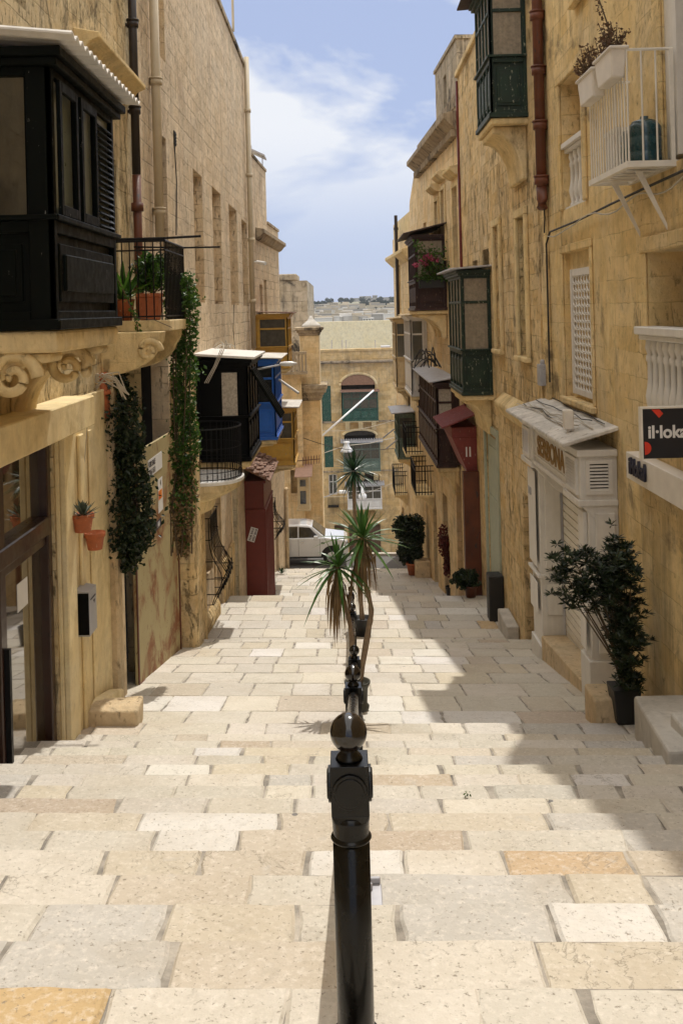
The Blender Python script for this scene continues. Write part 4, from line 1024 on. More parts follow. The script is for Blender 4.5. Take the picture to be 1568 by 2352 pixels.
# louvre box at each end, recessed fascia between
m.box(XS, W1-.002, yn_, ym1, zb_, zt_); m.box(XS, W1-.002, ym2, yf_, zb_, zt_); m.box(XS+.04, W1-.002, ym1+.001, ym2-.001, zb_+.06, zt_-.02)
for (a, b) in ((yn_, ym1), (ym2, yf_)):
    m.box(XS-.03, W1-.002, a-.03, b+.03, zb_-.06, zb_+.02); m.box(XS-.04, W1-.002, a-.04, b+.04, zt_-.07, zt_+.02)
    m.prism([(XS+.02, a, zb_-.06), (W1, a, zb_-.06), (W1, a, zb_-.5), (XS+.35, a, zb_-.42), (XS+.15, a, zb_-.2)], [(XS+.02, a+.3, zb_-.06), (W1, a+.3, zb_-.06), (W1, a+.3, zb_-.5), (XS+.35, a+.3, zb_-.42), (XS+.15, a+.3, zb_-.2)])
m.box(XS+.0, W1-.002, ym1, ym2, zb_, zb_+.06); m.box(XS+.02, W1-.002, ym1, ym2, zb_+.13, zb_+.16)
for (a, b, xx) in ((yn_+.02, yn_+.42, XS+.10), (yf_-.75, yf_-.05, XS+.10)):
    m.box(xx, W1-.002, a, b, gsh, zb_-.05)
    m.box(xx-.04, W1-.002, a-.04, b+.04, gsh, -4.55-(.9 if a > 14 else 0)); m.box(xx-.06, W1-.002, a-.06, b+.06, -3.85-(.5 if a > 14 else 0), -3.80-(.5 if a > 14 else 0))
sf = m.build('shop_front', M['white'], r1, label='white painted boxed shop front with louvred ends', bevel=.012, seg=2)
m = MB()
for (a, b, xx) in ((yn_+.02, yn_+.42, XS+.10), (yf_-.75, yf_-.05, XS+.10)):
    s_ = .5 if a > 14 else 0
    for (zz0, zz1) in ((-4.45-s_, -3.95-s_), (-3.7-s_, zb_-.15)):
        m.box(xx-.055, xx-.041 if zz0 < -4 else xx-.002, a+.06, b-.06, zz0, zz1)
        m.box(xx+.08, W1-.05, a-.056, a-.002 if zz0 > -4.4 else a-.042, zz0, zz1)
m.build('panel', M['white'], sf, bevel=.01)
def louvre(F, a0, a1, b0, b1, n, parent, mat='white'):
    m = MB(); m.fbox(F, a0-.05, a0, b0-.05, b1+.05, 0, .035); m.fbox(F, a1, a1+.05, b0-.05, b1+.05, 0, .035); m.fbox(F, a0, a1, b0-.05, b0, 0, .034); m.fbox(F, a0, a1, b1, b1+.05, 0, .034)
    h = (b1-b0)/n
    for k in range(n):
        z = b0+k*h
        m.hexa([F.p(a0, z+.02*h, .028), F.p(a1, z+.02*h, .028), F.p(a1, z+.02*h, .034), F.p(a0, z+.02*h, .034), F.p(a0, z+.58*h, .010), F.p(a1, z+.58*h, .010), F.p(a1, z+.58*h, .016), F.p(a0, z+.58*h, .016)])
    o = m.build('louvre', M[mat], parent); d = MB(); d.fbox(F, a0, a1, b0, b1, .001, .003); d.build('louvre_gap_shade', M['void'], o if False else parent); return o  # dark sheet behind the slats paints the shade of the gaps
FcS = Fr((XS, yn_, 0), (1, 0, 0), (0, -1, 0)); FsS = Fr((XS, 0, 0), (0, 1, 0), (-1, 0, 0))
louvre(FcS, .12, .36, zb_+.14, zt_-.16, 8, sf); louvre(FsS, yn_+.14, ym1-.2, zb_+.12, zt_-.15, 9, sf); louvre(FsS, ym2+.2, yf_-.2, zb_+.12, zt_-.15, 10, sf)
m = MB(); rx0 = 2.74; z_e = zt_+.07; z_w = zt_+.27
m.hexa([(rx0, yn_-.12, z_e), (W1, yn_-.12, z_w), (W1, yf_+.25, z_w), (rx0, yf_+.25, z_e), (rx0, yn_-.12, z_e+.05), (W1, yn_-.12, z_w+.05), (W1, yf_+.25, z_w+.05), (rx0, yf_+.25, z_e+.05)])
m.build('roof', M['roof_grime'], sf, bevel=.01)
# a facade on the right reads from far to near
FT = Fr((XS+.04, ym2, 0), (0, -1, 0), (-1, 0, 0))
text_mesh('lettering', 'SERBONA', FT, .22, zb_+.20, .004, .40, 'gold', sf, bold=.010, sx=1.06, ext=.008)
FTn = Fr((XS+.045, yn_+.42, 0), (0, -1, 0), (-1, 0, 0)); text_mesh('lettering', '145', FTn, .08, -3.28, .004, .17, 'steel', sf, bold=.004, ext=.006)
FTf = Fr((XS+.045, yf_-.05, 0), (0, -1, 0), (-1, 0, 0)); text_mesh('lettering', '143', FTf, .12, -3.1, .004, .17, 'steel', sf, bold=.004, ext=.006)
m = MB()
for k in range(24): m.box(W1-.02, W1+.01, 13.0, 15.6, -5.3+k*.12, -5.3+k*.12+.10)
m.box(W1+.01, W1+.03, 12.95, 15.65, -5.4, -2.45)
m.build('rolling_shutter', M['white_iron'], sf)
m = MB(); m.hexa([(3.05, 12.95, -5.9), (W1, 12.95, -5.9), (W1, 15.7, -6.4), (3.05, 15.7, -6.4), (3.05, 12.95, -4.98), (W1, 12.95, -4.98), (W1, 15.7, -5.28), (3.05, 15.7, -5.28)])
m.build('door_sill', M['plinth'], r1, bevel=.02)
m = MB(); m.box(XS+.052, XS+.06, yn_+.12, yn_+.30, -4.22, -4.14); m.build('letter_slot', M['iron'], sf)
# cables + receiver box on shop roof
rc = random.Random(9)
for k in range(6):
    pts = []; ya = rc.uniform(12.6, 13.4); xa = rc.uniform(2.95, 3.4)
    for q in range(9):
        y = ya+q*.42; xa += rc.uniform(-.05, .05); x = min(3.42, max(2.85, xa)); pts.append((x, y, z_e+.07+(x-rx0)/(W1-rx0)*(z_w-z_e)+rc.uniform(0, .04)))
    cable(sf, pts, .008, 'cable_black' if k % 2 else 'cable_pale', 'roof_cable')
m = MB(); m.box(2.9, 3.02, 12.95, 13.1, zt_+.22, zt_+.48); m.tube([(2.96, 13.02, zt_+.05), (2.96, 13.02, zt_+.22)], .025, 6)
tag(m.build('antenna_box', M['white_plastic'], bevel=.015), 'small white receiver box on a stub above the white shop roof', 'antenna box')
# ---- fascia beam and blade sign
m = MB(); xb = 3.28
fy0, fy1 = 5.5, dy(1437, 1060, xb); zft, zfb = dz(1437, 1037, xb), dz(1440, 1098, xb)
m.box(xb, W1-.001, fy0, fy1, zfb, zft)
fb_ = thing('fascia_sign', 'long white fascia beam over the nearest right shop with dark lettering', 'sign', (xb, fy1, zfb)); m.build('beam', M['white_plastic'], fb_, bevel=.006)
FB = Fr((xb, fy1, 0), (0, -1, 0), (-1, 0, 0)); text_mesh('lettering', 'il·lokal', FB, .18, zfb+.09, .02, .26, 'ink', fb_, bold=.008, ext=.012, sx=.9)
sy = 9.3; q0 = at(1477, 1054, sy); q1 = at(1477, 940, sy)
bs = thing('blade_sign', 'black projecting square sign with pale lettering and red shapes', 'sign', (3.2, sy, q0.z))
m = MB(); m.box(q0.x, q0.x+.50, sy, sy+.05, q0.z, q1.z); m.build('board', M['sign_black'], bs, bevel=.004)
m = MB(); m.box(q0.x-.022, q0.x-.002, sy-.01, sy+.06, q0.z-.01, q1.z+.02); m.box(q0.x-.002, q0.x+.5, sy-.01, sy+.06, q1.z+.003, q1.z+.02); m.build('sign_frame', M['white_iron'], bs)
FS = Fr((q0.x, sy, 0), (1, 0, 0), (0, -1, 0))
hb = q1.z-q0.z
text_mesh('lettering', 'il·lokal', FS, .045, q0.z+hb*.42, .003, .165, 'paper', bs, bold=.005, ext=.001, sx=.95)
m = MB(); m.fplate(FS, [(.012+.0, q0.z+hb*.02)]+[(.012+.062*math.cos(t_), q0.z+.10+.062*math.sin(t_)) for t_ in [(-90+k*12)*math.pi/180 for k in range(16)]]+[(.012, q0.z+.162)], .002, .005)
m.fplate(FS, [(.085, q1.z-.005), (.16, q1.z-.005), (.195, q1.z-.045), (.155, q1.z-.085)], .002, .005); m.build('red_shape', M['red_sign'], bs)
m = MB(); m.box(W1+.001, W1+.03, 5.05, 9.25, -5.4, -2.2)
m.build('shop_window', M['glass_dark'], r1)
# kerb blocks bottom right
m = MB(); g_ = gz(3.2, 9.0)
m.hexa([(2.75, 8.6, -5.3), (3.6, 8.6, -5.3), (3.6, 10.3, -5.6), (2.95, 10.3, -5.6), (2.75, 8.6, gz(2.8, 8.6)+.16), (3.6, 8.6, gz(2.8, 8.6)+.16), (3.6, 10.3, gz(2.8, 10.2)+.42), (2.95, 10.3, gz(2.8, 10.2)+.42)])
m.box(3.0, 3.7, 7.0, 9.3, -5, gz(3, 8.5)+.22)
tag(m.build('stone_ramp', M['greystone'], bevel=.03, seg=2), 'grey stone doorstep ramp at the lower right beside the black planter', 'doorstep')
# ---- R2 eroded building
r2 = T['R2'] = thing('eroded_house', 'eroded ochre stone house with two bottle green closed balconies', 'house', (3.35, 22, gz(3.35, 22)))
W2 = 3.35
FR2, LR2 = wall_frame(1, W2, 16.6, W2, 27.1); B2 = lambda y: y-16.6
def rb2(pl, pr, pt, pb, d=.2): return (B2(dy(pr, (pt+pb)/2, W2)), B2(dy(pl, (pt+pb)/2, W2)), dz(pl, pb, W2), dz(pl, pt, W2), d)
o1 = rb2(1193, 1212, 500, 815); o2 = rb2(1140, 1152, 520, 800); o3 = rb2(1107, 1122, 575, 625, .2); o4 = rb2(1085, 1096, 600, 640, .15)
dA = (B2(17.6), B2(18.7), -7.0, dz(1200, 1130, W2), .5)
dB = (B2(21.6), B2(23.3), -7.7, dz(1125, 1000, W2), .2)
dC = (B2(25.0), B2(26.4), -8.2, dz(1080, 1140, W2), .2)
mb = MB(); facade(mb, FR2, LR2, -9, 6.3, [o1, o2, o3, o4, dA, dB, dC], dep=5); mb.build('wall', M['wall_right_mid'], r2)
for o in (o1, o2): opening_fill(r2, FR2, o, 'shutter', frame='grey_green' if o is o1 else 'cream_paint')
opening_fill(r2, FR2, o3, 'dark'); opening_fill(r2, FR2, o4, 'dark'); opening_fill(r2, FR2, dC, 'door', frame='brown_door')
m = MB(); m.fbox(FR2, dA[0]-.05, dA[1]+.05, dA[2], dA[3]+.05, -.62, -.5); m.build('door', M['brown_door'], r2, label='shadowed brown door beside the white shop front')
# sage arched door
m = MB(); a0, a1, z0, z1 = dB[:4]; m.fbox(FR2, a0+.002, a1-.002, z0, z1-.002, -.06, -.03); m.fbox(FR2, a0+.2, a1-.2, z0+.3, z1-1.4, -.03, -.015); m.fbox(FR2, a0+.2, a1-.2, z1-1.2, z1-.25, -.03, -.015); m.fbox(FR2, a0-.16, a0, z0, z1+.1, .002, .05); m.fbox(FR2, a1, a1+.16, z0, z1+.1, .002, .05); m.fbox(FR2, a0-.16, a1+.16, z1+.1, z1+.25, .002, .052)
m.build('door', M['sage'], r2, label='pale sage door in a grey white surround')
m = MB()
for o in (o1, o2): surround(m, FR2, o, .15, .07, True)
m.fbox(FR2, 0, LR2, 6.305, 6.45, -.2, .08)
m.fprism(FR2, [(0, -2.3), (.04, -2.3), (.2, -2.05), (.2, -1.98), (0, -1.8)], B2(16.62), B2(20.6))
m.build('stone_ledge', M['trim'], r2, bevel=.04, seg=2)
closed_balcony(r2, 1, W2, 2.70, 17.2, 18.9, 5.75, dz(1128, 262, 2.70), 'green', split=.40, ncam=1, nst=4, roof='roof_dark', label='upper bottle green closed balcony', pane='curtain', panest='curtain', cd=.95, roofover=.3, ncorb=1)
closed_balcony(r2, 1, W2, 2.68, 22.05, 24.6, dz(1061, 622, 2.68), dz(1061, 902, 2.68), 'green', split=.33, ncam=1, nst=4, roof='galv', label='lower bottle green closed balcony with a pale tin roof', pane='curtain', panest='curtain', cd=.8, roofover=.25, ncorb=1)
m = MB(); aw = at(1061, 1040, 25.2); zaw = dz(1072, 1020, 2.72); 
m.box(2.72, W2, 25.0, 27.2, zaw-.25, zaw); m.prism([(2.72, 25.0, zaw-.25), (W2, 25.0, zaw-.25), (W2, 25.0, zaw-1.2), (3.12, 25.0, zaw-1.2)], [(2.72, 27.2, zaw-.25), (W2, 27.2, zaw-.25), (W2, 27.2, zaw-1.2), (3.12, 27.2, zaw-1.2)])
aw_ = m.build('shop_canopy', M['awning_red'], r2, label='faded red boxed canopy over a doorway', bevel=.01)
m = MB()
for k in range(24):
    y = 24.8+k*.105; m.hexa([(2.45, y, zaw+.01), (3.3, y, zaw+.33), (3.3, y+.05, zaw+.33), (2.45, y+.05, zaw+.01), (2.45, y, zaw+.04), (3.3, y, zaw+.36), (3.3, y+.05, zaw+.36), (2.45, y+.05, zaw+.04)])
m.hexa([(2.46, 24.78, zaw), (3.3, 24.78, zaw+.32), (3.3, 27.35, zaw+.32), (2.46, 27.35, zaw), (2.46, 24.78, zaw+.012), (3.3, 24.78, zaw+.332), (3.3, 27.35, zaw+.332), (2.46, 27.35, zaw+.012)])
m.build('roof', M['awning_red'], aw_)
m = MB(); m.box(2.715, 2.719, 25.2, 25.2, 0, 0) if False else None
FA = Fr((2.9, 25.0, 0), (1, 0, 0), (0, -1, 0)); m.fbox(FA, .16, .20, zaw-.75, zaw-.5, .002, .008); m.fbox(FA, .25, .29, zaw-.75, zaw-.5, .002, .008); m.build('white_marks', M['paper'], aw_)
m = MB(); m.box(2.95, 3.36, 24.7, 24.98, -8, zaw-1.1); m.build('door_post', M['pipe_rust'], r2)
# ---- R3
def taper(y): return 3.35-(y-27.1)*.0465
r3 = T['R3'] = thing('corniced_house', 'golden stone house with a rooftop room and brown timber balconies', 'house', (3.2, 31, gz(3.2, 31)))
FR3, LR3 = wall_frame(1, taper(27.1), 27.1, taper(36), 36.0); B3 = lambda y: (y-27.1)*LR3/8.9
op3 = [(B3(27.4), B3(28.3), -.6, 3.4, .2), (B3(29.8), B3(30.5), 1.5, 3.6, .2), (B3(31.2), B3(31.9), 1.0, 3.4, .2), (B3(28.2), B3(29.2), -9.2, -5.2, .25), (B3(31), B3(32), -9.8, -6, .25), (B3(33.5), B3(34.4), -10, -6.8, .25), (B3(27.3), B3(27.8), -4.6, -2.6, .1), (B3(34.2), B3(35), .5, 3, .2)]
mb = MB(); facade(mb, FR3, LR3, -11.5, 5.6, op3, dep=5); mb.build('wall', M['wall_right_far'], r3)
for o, k, f in zip(op3, ('shutter', 'shutter', 'glass', 'door', 'door', 'glass', 'shutter', 'glass'), ('brown', 'brown', 'cream_paint', 'red_paint', 'brown_door', 'brown', 'brown', 'white')): opening_fill(r3, FR3, o, k, frame=f)
m = MB()
for o in op3[:3]:
    surround(m, FR3, o, .13, .05, True); m.fprism(FR3, [(0, o[3]+.25), (.12, o[3]+.28), (.28, o[3]+.42), (.28, o[3]+.5), (0, o[3]+.55)], o[0]-.25, o[1]+.25)
m.build('window_surround', M['trim'], r3, bevel=.01)
m = MB(); m.fprism(FR3, [(0, 4.85), (.12, 4.95), (.34, 5.15), (.42, 5.2), (.42, 5.35), (0, 5.45)], 0, LR3); m.fbox(FR3, 0, LR3, 5.6, 5.95, -.3, .02)
for k in range(26): m.fbox(FR3, .1+k*.34, .24+k*.34, 4.72, 4.93, .0, .2)
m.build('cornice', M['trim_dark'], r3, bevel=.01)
m = MB(); m2 = Fr(FR3.p(0, 0, 0), FR3.u, FR3.w); at_op = (1.9, 2.5, 5.9, 6.9, .2)
facade(m, m2, 4.1, 5.5, 7.4, [at_op], dep=3.5); m.fbox(m2, -.05, 4.15, 7.4, 7.5, -3.5, .05); m.build('rooftop_room', M['ruin'], r3); opening_fill(r3, m2, at_op, 'dark')
m = MB(); m.fbox(FR3, -.14, -.02, -4.3, 6.2, .0, .06); m.build('downpipe', M['red_paint'], r3)
closed_balcony(r3, 1, 3.2, 2.26, 29.9, 32.8, dz(952, 540, 2.26), dz(952, 710, 2.26), 'brown', split=.37, ncam=1, nst=6, roof='roof_dark', label='upper dark brown timber closed balcony', pane='curtain', panest='glass_dark', cd=.75, roofover=.35, slope=.3, ncorb=3)
closed_balcony(r3, 1, 3.15, 2.63, 28.1, 34.8, dz(998, 880, 2.63), dz(998, 1060, 2.63), 'brown', split=.42, ncam=1, nst=12, roof='galv', label='long dark brown timber closed balcony', pane='lace', panest='curtain', cd=.7, roofover=.2, slope=.12, ncorb=3)
def open_balcony(th, s, xw, xo, y0, y1, z, label=None, mat='trim', h=1.0, n=12, slabt=.1):
    m = MB(); m.box(min(xw, xo), max(xw, xo), y0, y1, z-slabt, z); m.prism([(xo+(xw-xo)*.3, y0+.1, z-slabt), (xw, y0+.1, z-slabt), (xw, y0+.1, z-.5)], [(xo+(xw-xo)*.3, y0+.3, z-slabt), (xw, y0+.3, z-slabt), (xw, y0+.3, z-.5)])
    m.prism([(xo+(xw-xo)*.3, y1-.3, z-slabt), (xw, y1-.3, z-slabt), (xw, y1-.3, z-.5)], [(xo+(xw-xo)*.3, y1-.1, z-slabt), (xw, y1-.1, z-slabt), (xw, y1-.1, z-.5)])
    b = m.build('open_balcony', M[mat], th, label, bevel=.01)
    m = MB(); e = .03*s
    for k in range(n): y = y0+.02+(y1-y0-.04)*k/(n-1); m.tube([(xo+e, y, z), (xo+e, y, z+h)], .012, 4)
    for k in range(6): x = xo+e+(xw-xo-e)*k/6; m.tube([(x, y0+.02, z), (x, y0+.02, z+h)], .012, 4); m.tube([(x, y1-.02, z), (x, y1-.02, z+h)], .012, 4)
    for zz in (z+h, z+.1, z+h*.82): m.tube([(xw, y0+.02, zz), (xo+e, y0+.02, zz), (xo+e, y1-.02, zz), (xw, y1-.02, zz)], .018, 4)
    m.build('iron_railing', M['iron'], b); return b
open_balcony(r3, 1, 3.0, 2.35, 33.6, 35.9, dz(962, 1152, 2.4), 'small open balcony with a dark railing near the shrub')
# ---- R4
r4 = T['R4'] = thing('end_house', 'far right corner house with pale and grey green closed balconies', 'house', (2.7, 41, gz(2.7, 41)))
FR4, LR4 = wall_frame(1, taper(36.0), 36.0, taper(46), 46.0); B4 = lambda y: (y-36)*LR4/10
op4 = [(B4(37), B4(38), -3.5, -.9, .2), (B4(40.5), B4(41.4), -5.5, -2.5, .2), (B4(37.6), B4(38.6), -11.5, -8.3, .25), (B4(41), B4(42), -12, -8.8, .25), (B4(44), B4(45), -12, -9, .25), (B4(43), B4(44), -.2, 2.3, .2)]
mb = MB(); facade(mb, FR4, LR4, -14, 3.2, op4, dep=5); mb.build('wall', M['wall_right_far'], r4)
for o, k, f in zip(op4, ('shutter', 'shutter', 'door', 'glass', 'door', 'glass'), ('brown', 'brown_door', 'brown_door', 'brown', 'red_paint', 'cream_paint')): opening_fill(r4, FR4, o, k, frame=f)
zc = dz(905, 600, 2.55)
m = MB(); m.fprism(FR4, [(0, 1.9), (.1, 2.0), (.3, 2.2), (.36, 2.25), (.36, 2.38), (0, 2.45)], B4(39), LR4+.2); m.fbox(FR4, B4(39), LR4, 3.205, 3.9, -.4, -.05); m.build('cornice', M['trim'], r4, bevel=.01)
m = MB(); m.prism([FR4.p(0, 3.2, 0), FR4.p(B4(39.4), 3.2, 0), FR4.p(B4(38.9), 4.2, 0), FR4.p(B4(37.6), 4.9, 0), FR4.p(0, 5.7, 0)], [FR4.p(0, 3.2, -.4), FR4.p(B4(39.4), 3.2, -.4), FR4.p(B4(38.9), 4.2, -.4), FR4.p(B4(37.6), 4.9, -.4), FR4.p(0, 5.7, -.4)]); m.build('curved_parapet', M['wall_right_far'], r4)
m = MB(); pb_ = onx(911, 600, 2.42); m.tube([(2.42, pb_.y, dz(907, 497, 2.42)), (2.42, pb_.y, dz(912, 725, 2.42))], .07, 8); m.tube([(2.42, pb_.y, dz(908, 530, 2.42)), (2.42, pb_.y, dz(908, 524, 2.42))], .1, 8)
m.build('flue_pipe', M['pipe_dark'], r4, label='tall black flue standing above the roof')
closed_balcony(r4, 1, 2.9, 2.40, 34.7, 38.2, dz(943, 728, 2.40), dz(943, 905, 2.40), 'white', split=.42, ncam=1, nst=5, roof='cream_paint', label='dirty white closed balcony below the brown timber one', pane='curtain_dim', panest='curtain', cd=.6, roofover=.2, ncorb=1)
closed_balcony(r4, 1, 2.7, 2.2, 40.8, 43.2, dz(907, 735, 2.2), dz(907, 885, 2.2), 'cream_paint', split=.42, ncam=1, nst=4, roof='cream_paint', label='cream yellow closed balcony at the far corner', pane='curtain_dim', panest='curtain', cd=.7, roofover=.25, ncorb=1)
closed_balcony(r4, 1, 2.75, 2.1, 38.9, 41.3, dz(914, 955, 2.1), dz(914, 1050, 2.1), 'grey_green', split=.40, ncam=1, nst=4, roof='galv', label='grey green closed balcony with a tin roof', pane='curtain_dim', panest='glass_dark', cd=.5, roofover=.25, ncorb=1)
open_balcony(r4, 1, 2.9, 2.25, 36.6, 38.6, dz(935, 1052, 2.25), 'black railed balcony beside the grey green one', n=14)
open_balcony(r4, 1, 2.6, 2.05, 41.8, 43.9, dz(910, 1152, 2.05), 'farthest black railed balcony above the crossing', n=12)
for (px, py, y) in ((905, 985, 39.2), (912, 1010, 38.9)):
    m = MB(); p = at(px, py, y); m.tube([p, p+V((-.45, 0, -.35))], .03, 5); m.build('awning_arm', M['galv'], r4)
# ---- beyond the crossing
l4 = T['L4'] = thing('weathered_house', 'blackened rubble topped house beyond the crossing on the left', 'house', (-2.2, 50, gz(-2, 50)))
FL4 = Fr((-9, 50, 0), (1, 0, 0), (0, -1, 0)); wx = 9-1.72
mb = MB(); facade(mb, FL4, wx, -15, dz(700, 752, -1.72) if False else 1.55, [], dep=12); mb.build('wall', M['ruin'], l4)
m = MB(); m.fbox(FL4, 0, wx-.5, 1.56, 1.9, -3, .05); m.fbox(FL4, wx-2.2, wx-1.4, .6, 1.2, 0, .12); m.build('broken_parapet', M['ruin'], l4, bevel=.05)
l5 = T['L5'] = thing('church_corner', 'tall stone corner pier with a carved capital and small stone cap', 'tower', (-1.6, 47.5, gz(-1.6, 47.5)))
X_a, X_b = -2.05, at(738, 1000, 47).x
m = MB(); m.box(X_a, X_b, 47, 49, -14, at(700, 920, 47).z); zc1 = at(700, 885, 47).z
m.box(X_a-.0, X_b, 47, 49, zc1+.02, at(715, 770, 47).z)
m.build('pier', M['wall_right_far'], l5, bevel=.03)
m = MB()
for k, (o, h) in enumerate(((.04, .0), (.10, .12), (.18, .30), (.28, .42), (.34, .62))): m.box(X_a-o, X_b+o, 47-o, 49, at(700, 920, 47).z+h*.9, at(700, 920, 47).z+h*.9+.2)
m.build('capital', M['trim_dark'], l5, bevel=.02)
m = MB(); zt5 = at(715, 768, 47).z
for (o, h) in ((.05, -.05), (.12, .08), (.22, .2)): m.box(X_a-o, X_b+o, 47-o, 49, zt5+h, zt5+h+.14)
m.build('top_cornice', M['trim_dark'], l5, bevel=.02)
m = MB(); m.lathe((-1.5, 48, zt5+.34), [(.5, 0), (.42, .12), (.2, .3), (.1, .42), (.04, .55)], 12); m.build('stone_cap', M['greystone'], l5, smooth=True)
l6 = T['L6'] = thing('narrow_house', 'narrow golden stone house beyond the crossing with a balustraded terrace', 'house', (-2.6, 46, gz(-2.6, 46)))
FL6 = Fr((-12, 46.4, 0), (1, 0, 0), (0, -1, 0)); w6 = 12+at(695, 1000, 46.4).x
mb = MB(); z6 = at(680, 860, 46.4).z; z6b = at(680, 860, 46.4).z; facade(mb, FL6, w6, -14, z6, [(w6-.62, w6-.25, -8.6, -7.5, .15)], dep=.5); mb.build('wall', M['wall_right_far'], l6)
m = MB(); m.fbox(FL6, w6-1.2, w6+.3, z6+.02, z6+.14, -.4, .4); m.fbox(FL6, w6-1.2, w6+.3, z6+.95, z6+1.08, .2, .4)
for k in range(9): m.fbox(FL6, w6-1.15+k*.17, w6-1.07+k*.17, z6+.15, z6+.94, .26, .36)
m.build('balustrade', M['trim_dark'], l6)
m = MB(); bx0, bx1 = at(684, 1130, 46).x, at(711, 1130, 46).x; bz0, bz1 = at(684, 1166, 46).z, at(684, 1092, 46).z
m.box(bx0, bx1, 45.6, 47, bz0, bz1); m.box(bx0-.05, bx1+.05, 45.55, 47, bz0-.08, bz0); ws = m.build('window_box_bay', M['cream_paint'], l6, label='small cream box window with a pinkish tin roof')
m = MB(); m.box(bx0+.12, bx1-.16, 45.58, 45.599, bz0+.25, bz0+.85); m.box(bx0+.12, bx1-.16, 45.58, 45.599, bz1-.45, bz1-.15); m.build('window_pane', M['glass_dark'], ws)
m = MB(); m.hexa([(bx0-.1, 45.1, bz1+.05), (bx1+.15, 45.1, bz1+.05), (bx1+.15, 46.9, bz1+.35), (bx0-.1, 46.9, bz1+.35), (bx0-.1, 45.1, bz1+.09), (bx1+.15, 45.1, bz1+.09), (bx1+.15, 46.9, bz1+.39), (bx0-.1, 46.9, bz1+.39)]); m.build('roof', M['roof_pink'], ws)
# end house across the bottom of the street
E = T['E'] = thing('arched_house', 'golden stone house closing the street with arches over stacked green and white balconies', 'house', (0, 86, -21))
YE = 86.0; FE = Fr((-10, YE, 0), (1, 0, 0), (0, -1, 0))
def ex(px, py=1000): return at(px, py, YE).x+10
def ez(py, px=825): return at(px, py, YE).z
arch = (ex(786), ex(864), ez(965), ez(884), .5)
arc2 = (ex(790), ex(862), ez(1080), ez(1000), .5); arc3 = (ex(795), ex(868), ez(1165), ez(1095), .5)
sh1 = (ex(741), ex(762), ez(968), ez(884), .15); sh2 = (ex(744), ex(764), ez(1072), ez(1000), .15); w3_ = (ex(752), ex(771), ez(1135), ez(1088), .2)
dr1 = (ex(838), ex(868), -23, ez(1205), .4); dr2 = (ex(762), ex(785), -23, ez(1205), .4); dr3 = (ex(795), ex(815), -23, ez(1205), .4)
mb = MB(); facade(mb, FE, 22, -24, ez(832), [arch, arc2, arc3, sh1, sh2, w3_, dr1, dr2, dr3], dep=8); 
ac = (arch[0]+arch[1])/2; ar = (arch[1]-arch[0])/2
mb.build('wall', M['wall_far'], E)
M['lunette'] = paint('shade_brown_lunette', (.27, .15, .09), .8, var=.2)  # brown base colour carries the shade inside the top arch
for (o, zc_) in ((arch, ez(884)), (arc2, ez(1000)), (arc3, ez(1095))):
    ca_ = (o[0]+o[1])/2; r_ = (o[1]-o[0])/2; m = MB(); rise = .62 if o is arch else .32
    poly = [(ca_+r_*math.cos(math.pi*k/20), zc_+r_*rise*math.sin(math.pi*k/20)) for k in range(21)]
    m.fplate(FE, poly, .004, .02); m.build('arch_shade_plate', M['lunette'] if o is arch else M['void'], E)  # flat plates on the wall, recess shade put into their colour
    m = MB(); m.tube([FE.p(a, b, .03) for a, b in [(ca_+(r_+.1)*math.cos(math.pi*k/20), zc_+(r_*rise+.1)*math.sin(math.pi*k/20)) for k in range(21)]], .12, 6); m.build('arch_moulding', M['trim'], E)
for o in (arch, arc2, arc3): opening_fill(E, FE, o, 'dark')
opening_fill(E, FE, sh1, 'shutter', frame='far_green'); opening_fill(E, FE, sh2, 'shutter', frame='far_green'); opening_fill(E, FE, w3_, 'glass', frame='white'); 
for o in (dr1, dr2, dr3): opening_fill(E, FE, o, 'door', frame='brown_door')
m = MB(); m.fprism(FE, [(0, ez(834)), (.1, ez(833)), (.5, ez(831)), (.5, ez(828)), (0, ez(827))], 0, 22); m.fbox(FE, 0, 22, ez(970), ez(966), 0, .1); m.fbox(FE, 0, 22, ez(1083), ez(1080), 0, .12); m.build('cornice', M['trim_dark'], E)
m = MB(); m.fbox(FE, 0, 22, ez(831), ez(806), -.6, -.1); m.fbox(FE, 0, 22, ez(806), ez(801), -.7, .0); m.build('parapet', M['wall_far'], E)
def front_balcony(th, F, a0, a1, z0, z1, out, mat, n, roof, label, split=.38, pane='dull_pane', corr=False):
    fr, pn, gl = MB(), MB(), []
    fr.fbox(F, a0+.02, a1-.02, z0, z1, 0, out-.06)
    F2_ = Fr(F.p(a0, 0, out-.06), F.u, F.w); face_grid(fr, gl, pn, F2_, a1-a0, z0, z1, n, split, .06, .66)
    b = fr.build('closed_balcony', M[mat], th, label); pn.build('panel', M[mat], b)
    for (FF, p0, p1, q0, q1) in gl: q = MB(); q.fbox(FF, p0, p1, q0, q1, .004, .012); q.build('window_pane', M[pane], b)
    r = MB()
    if corr:
        k = a0-.2
        while k < a1+.2: r.fprism(Fr(F.p(0, z1, 0), F.u, F.w), [(0, .1), (out+.3, -.02), (out+.3, .06), (0, .2)], k, k+.12); k += .22
    r.fprism(Fr(F.p(0, z1, 0), F.u, F.w), [(0, .06), (out+.25, -.04), (out+.25, .02), (0, .12)], a0-.15, a1+.15); r.build('roof', M[roof], b)
    c = MB()
    for a in (a0+.2, (a0+a1)/2-.2, a1-.6): c.fprism(F, [(0, z0-.02), (out*.9, z0-.02), (out*.8, z0-.3), (.15, z0-.9), (0, z0-1)], a, a+.4)
    c.fbox(F, a0, a1, z0-.16, z0-.021, 0, out*.95); c.build('stone_corbel', M['trim'], b); return b
front_balcony(E, FE, ex(788), ex(869), ez(963), ez(897), .9, 'far_green', 4, 'roof_brown', 'upper sea green closed balcony under the arch')
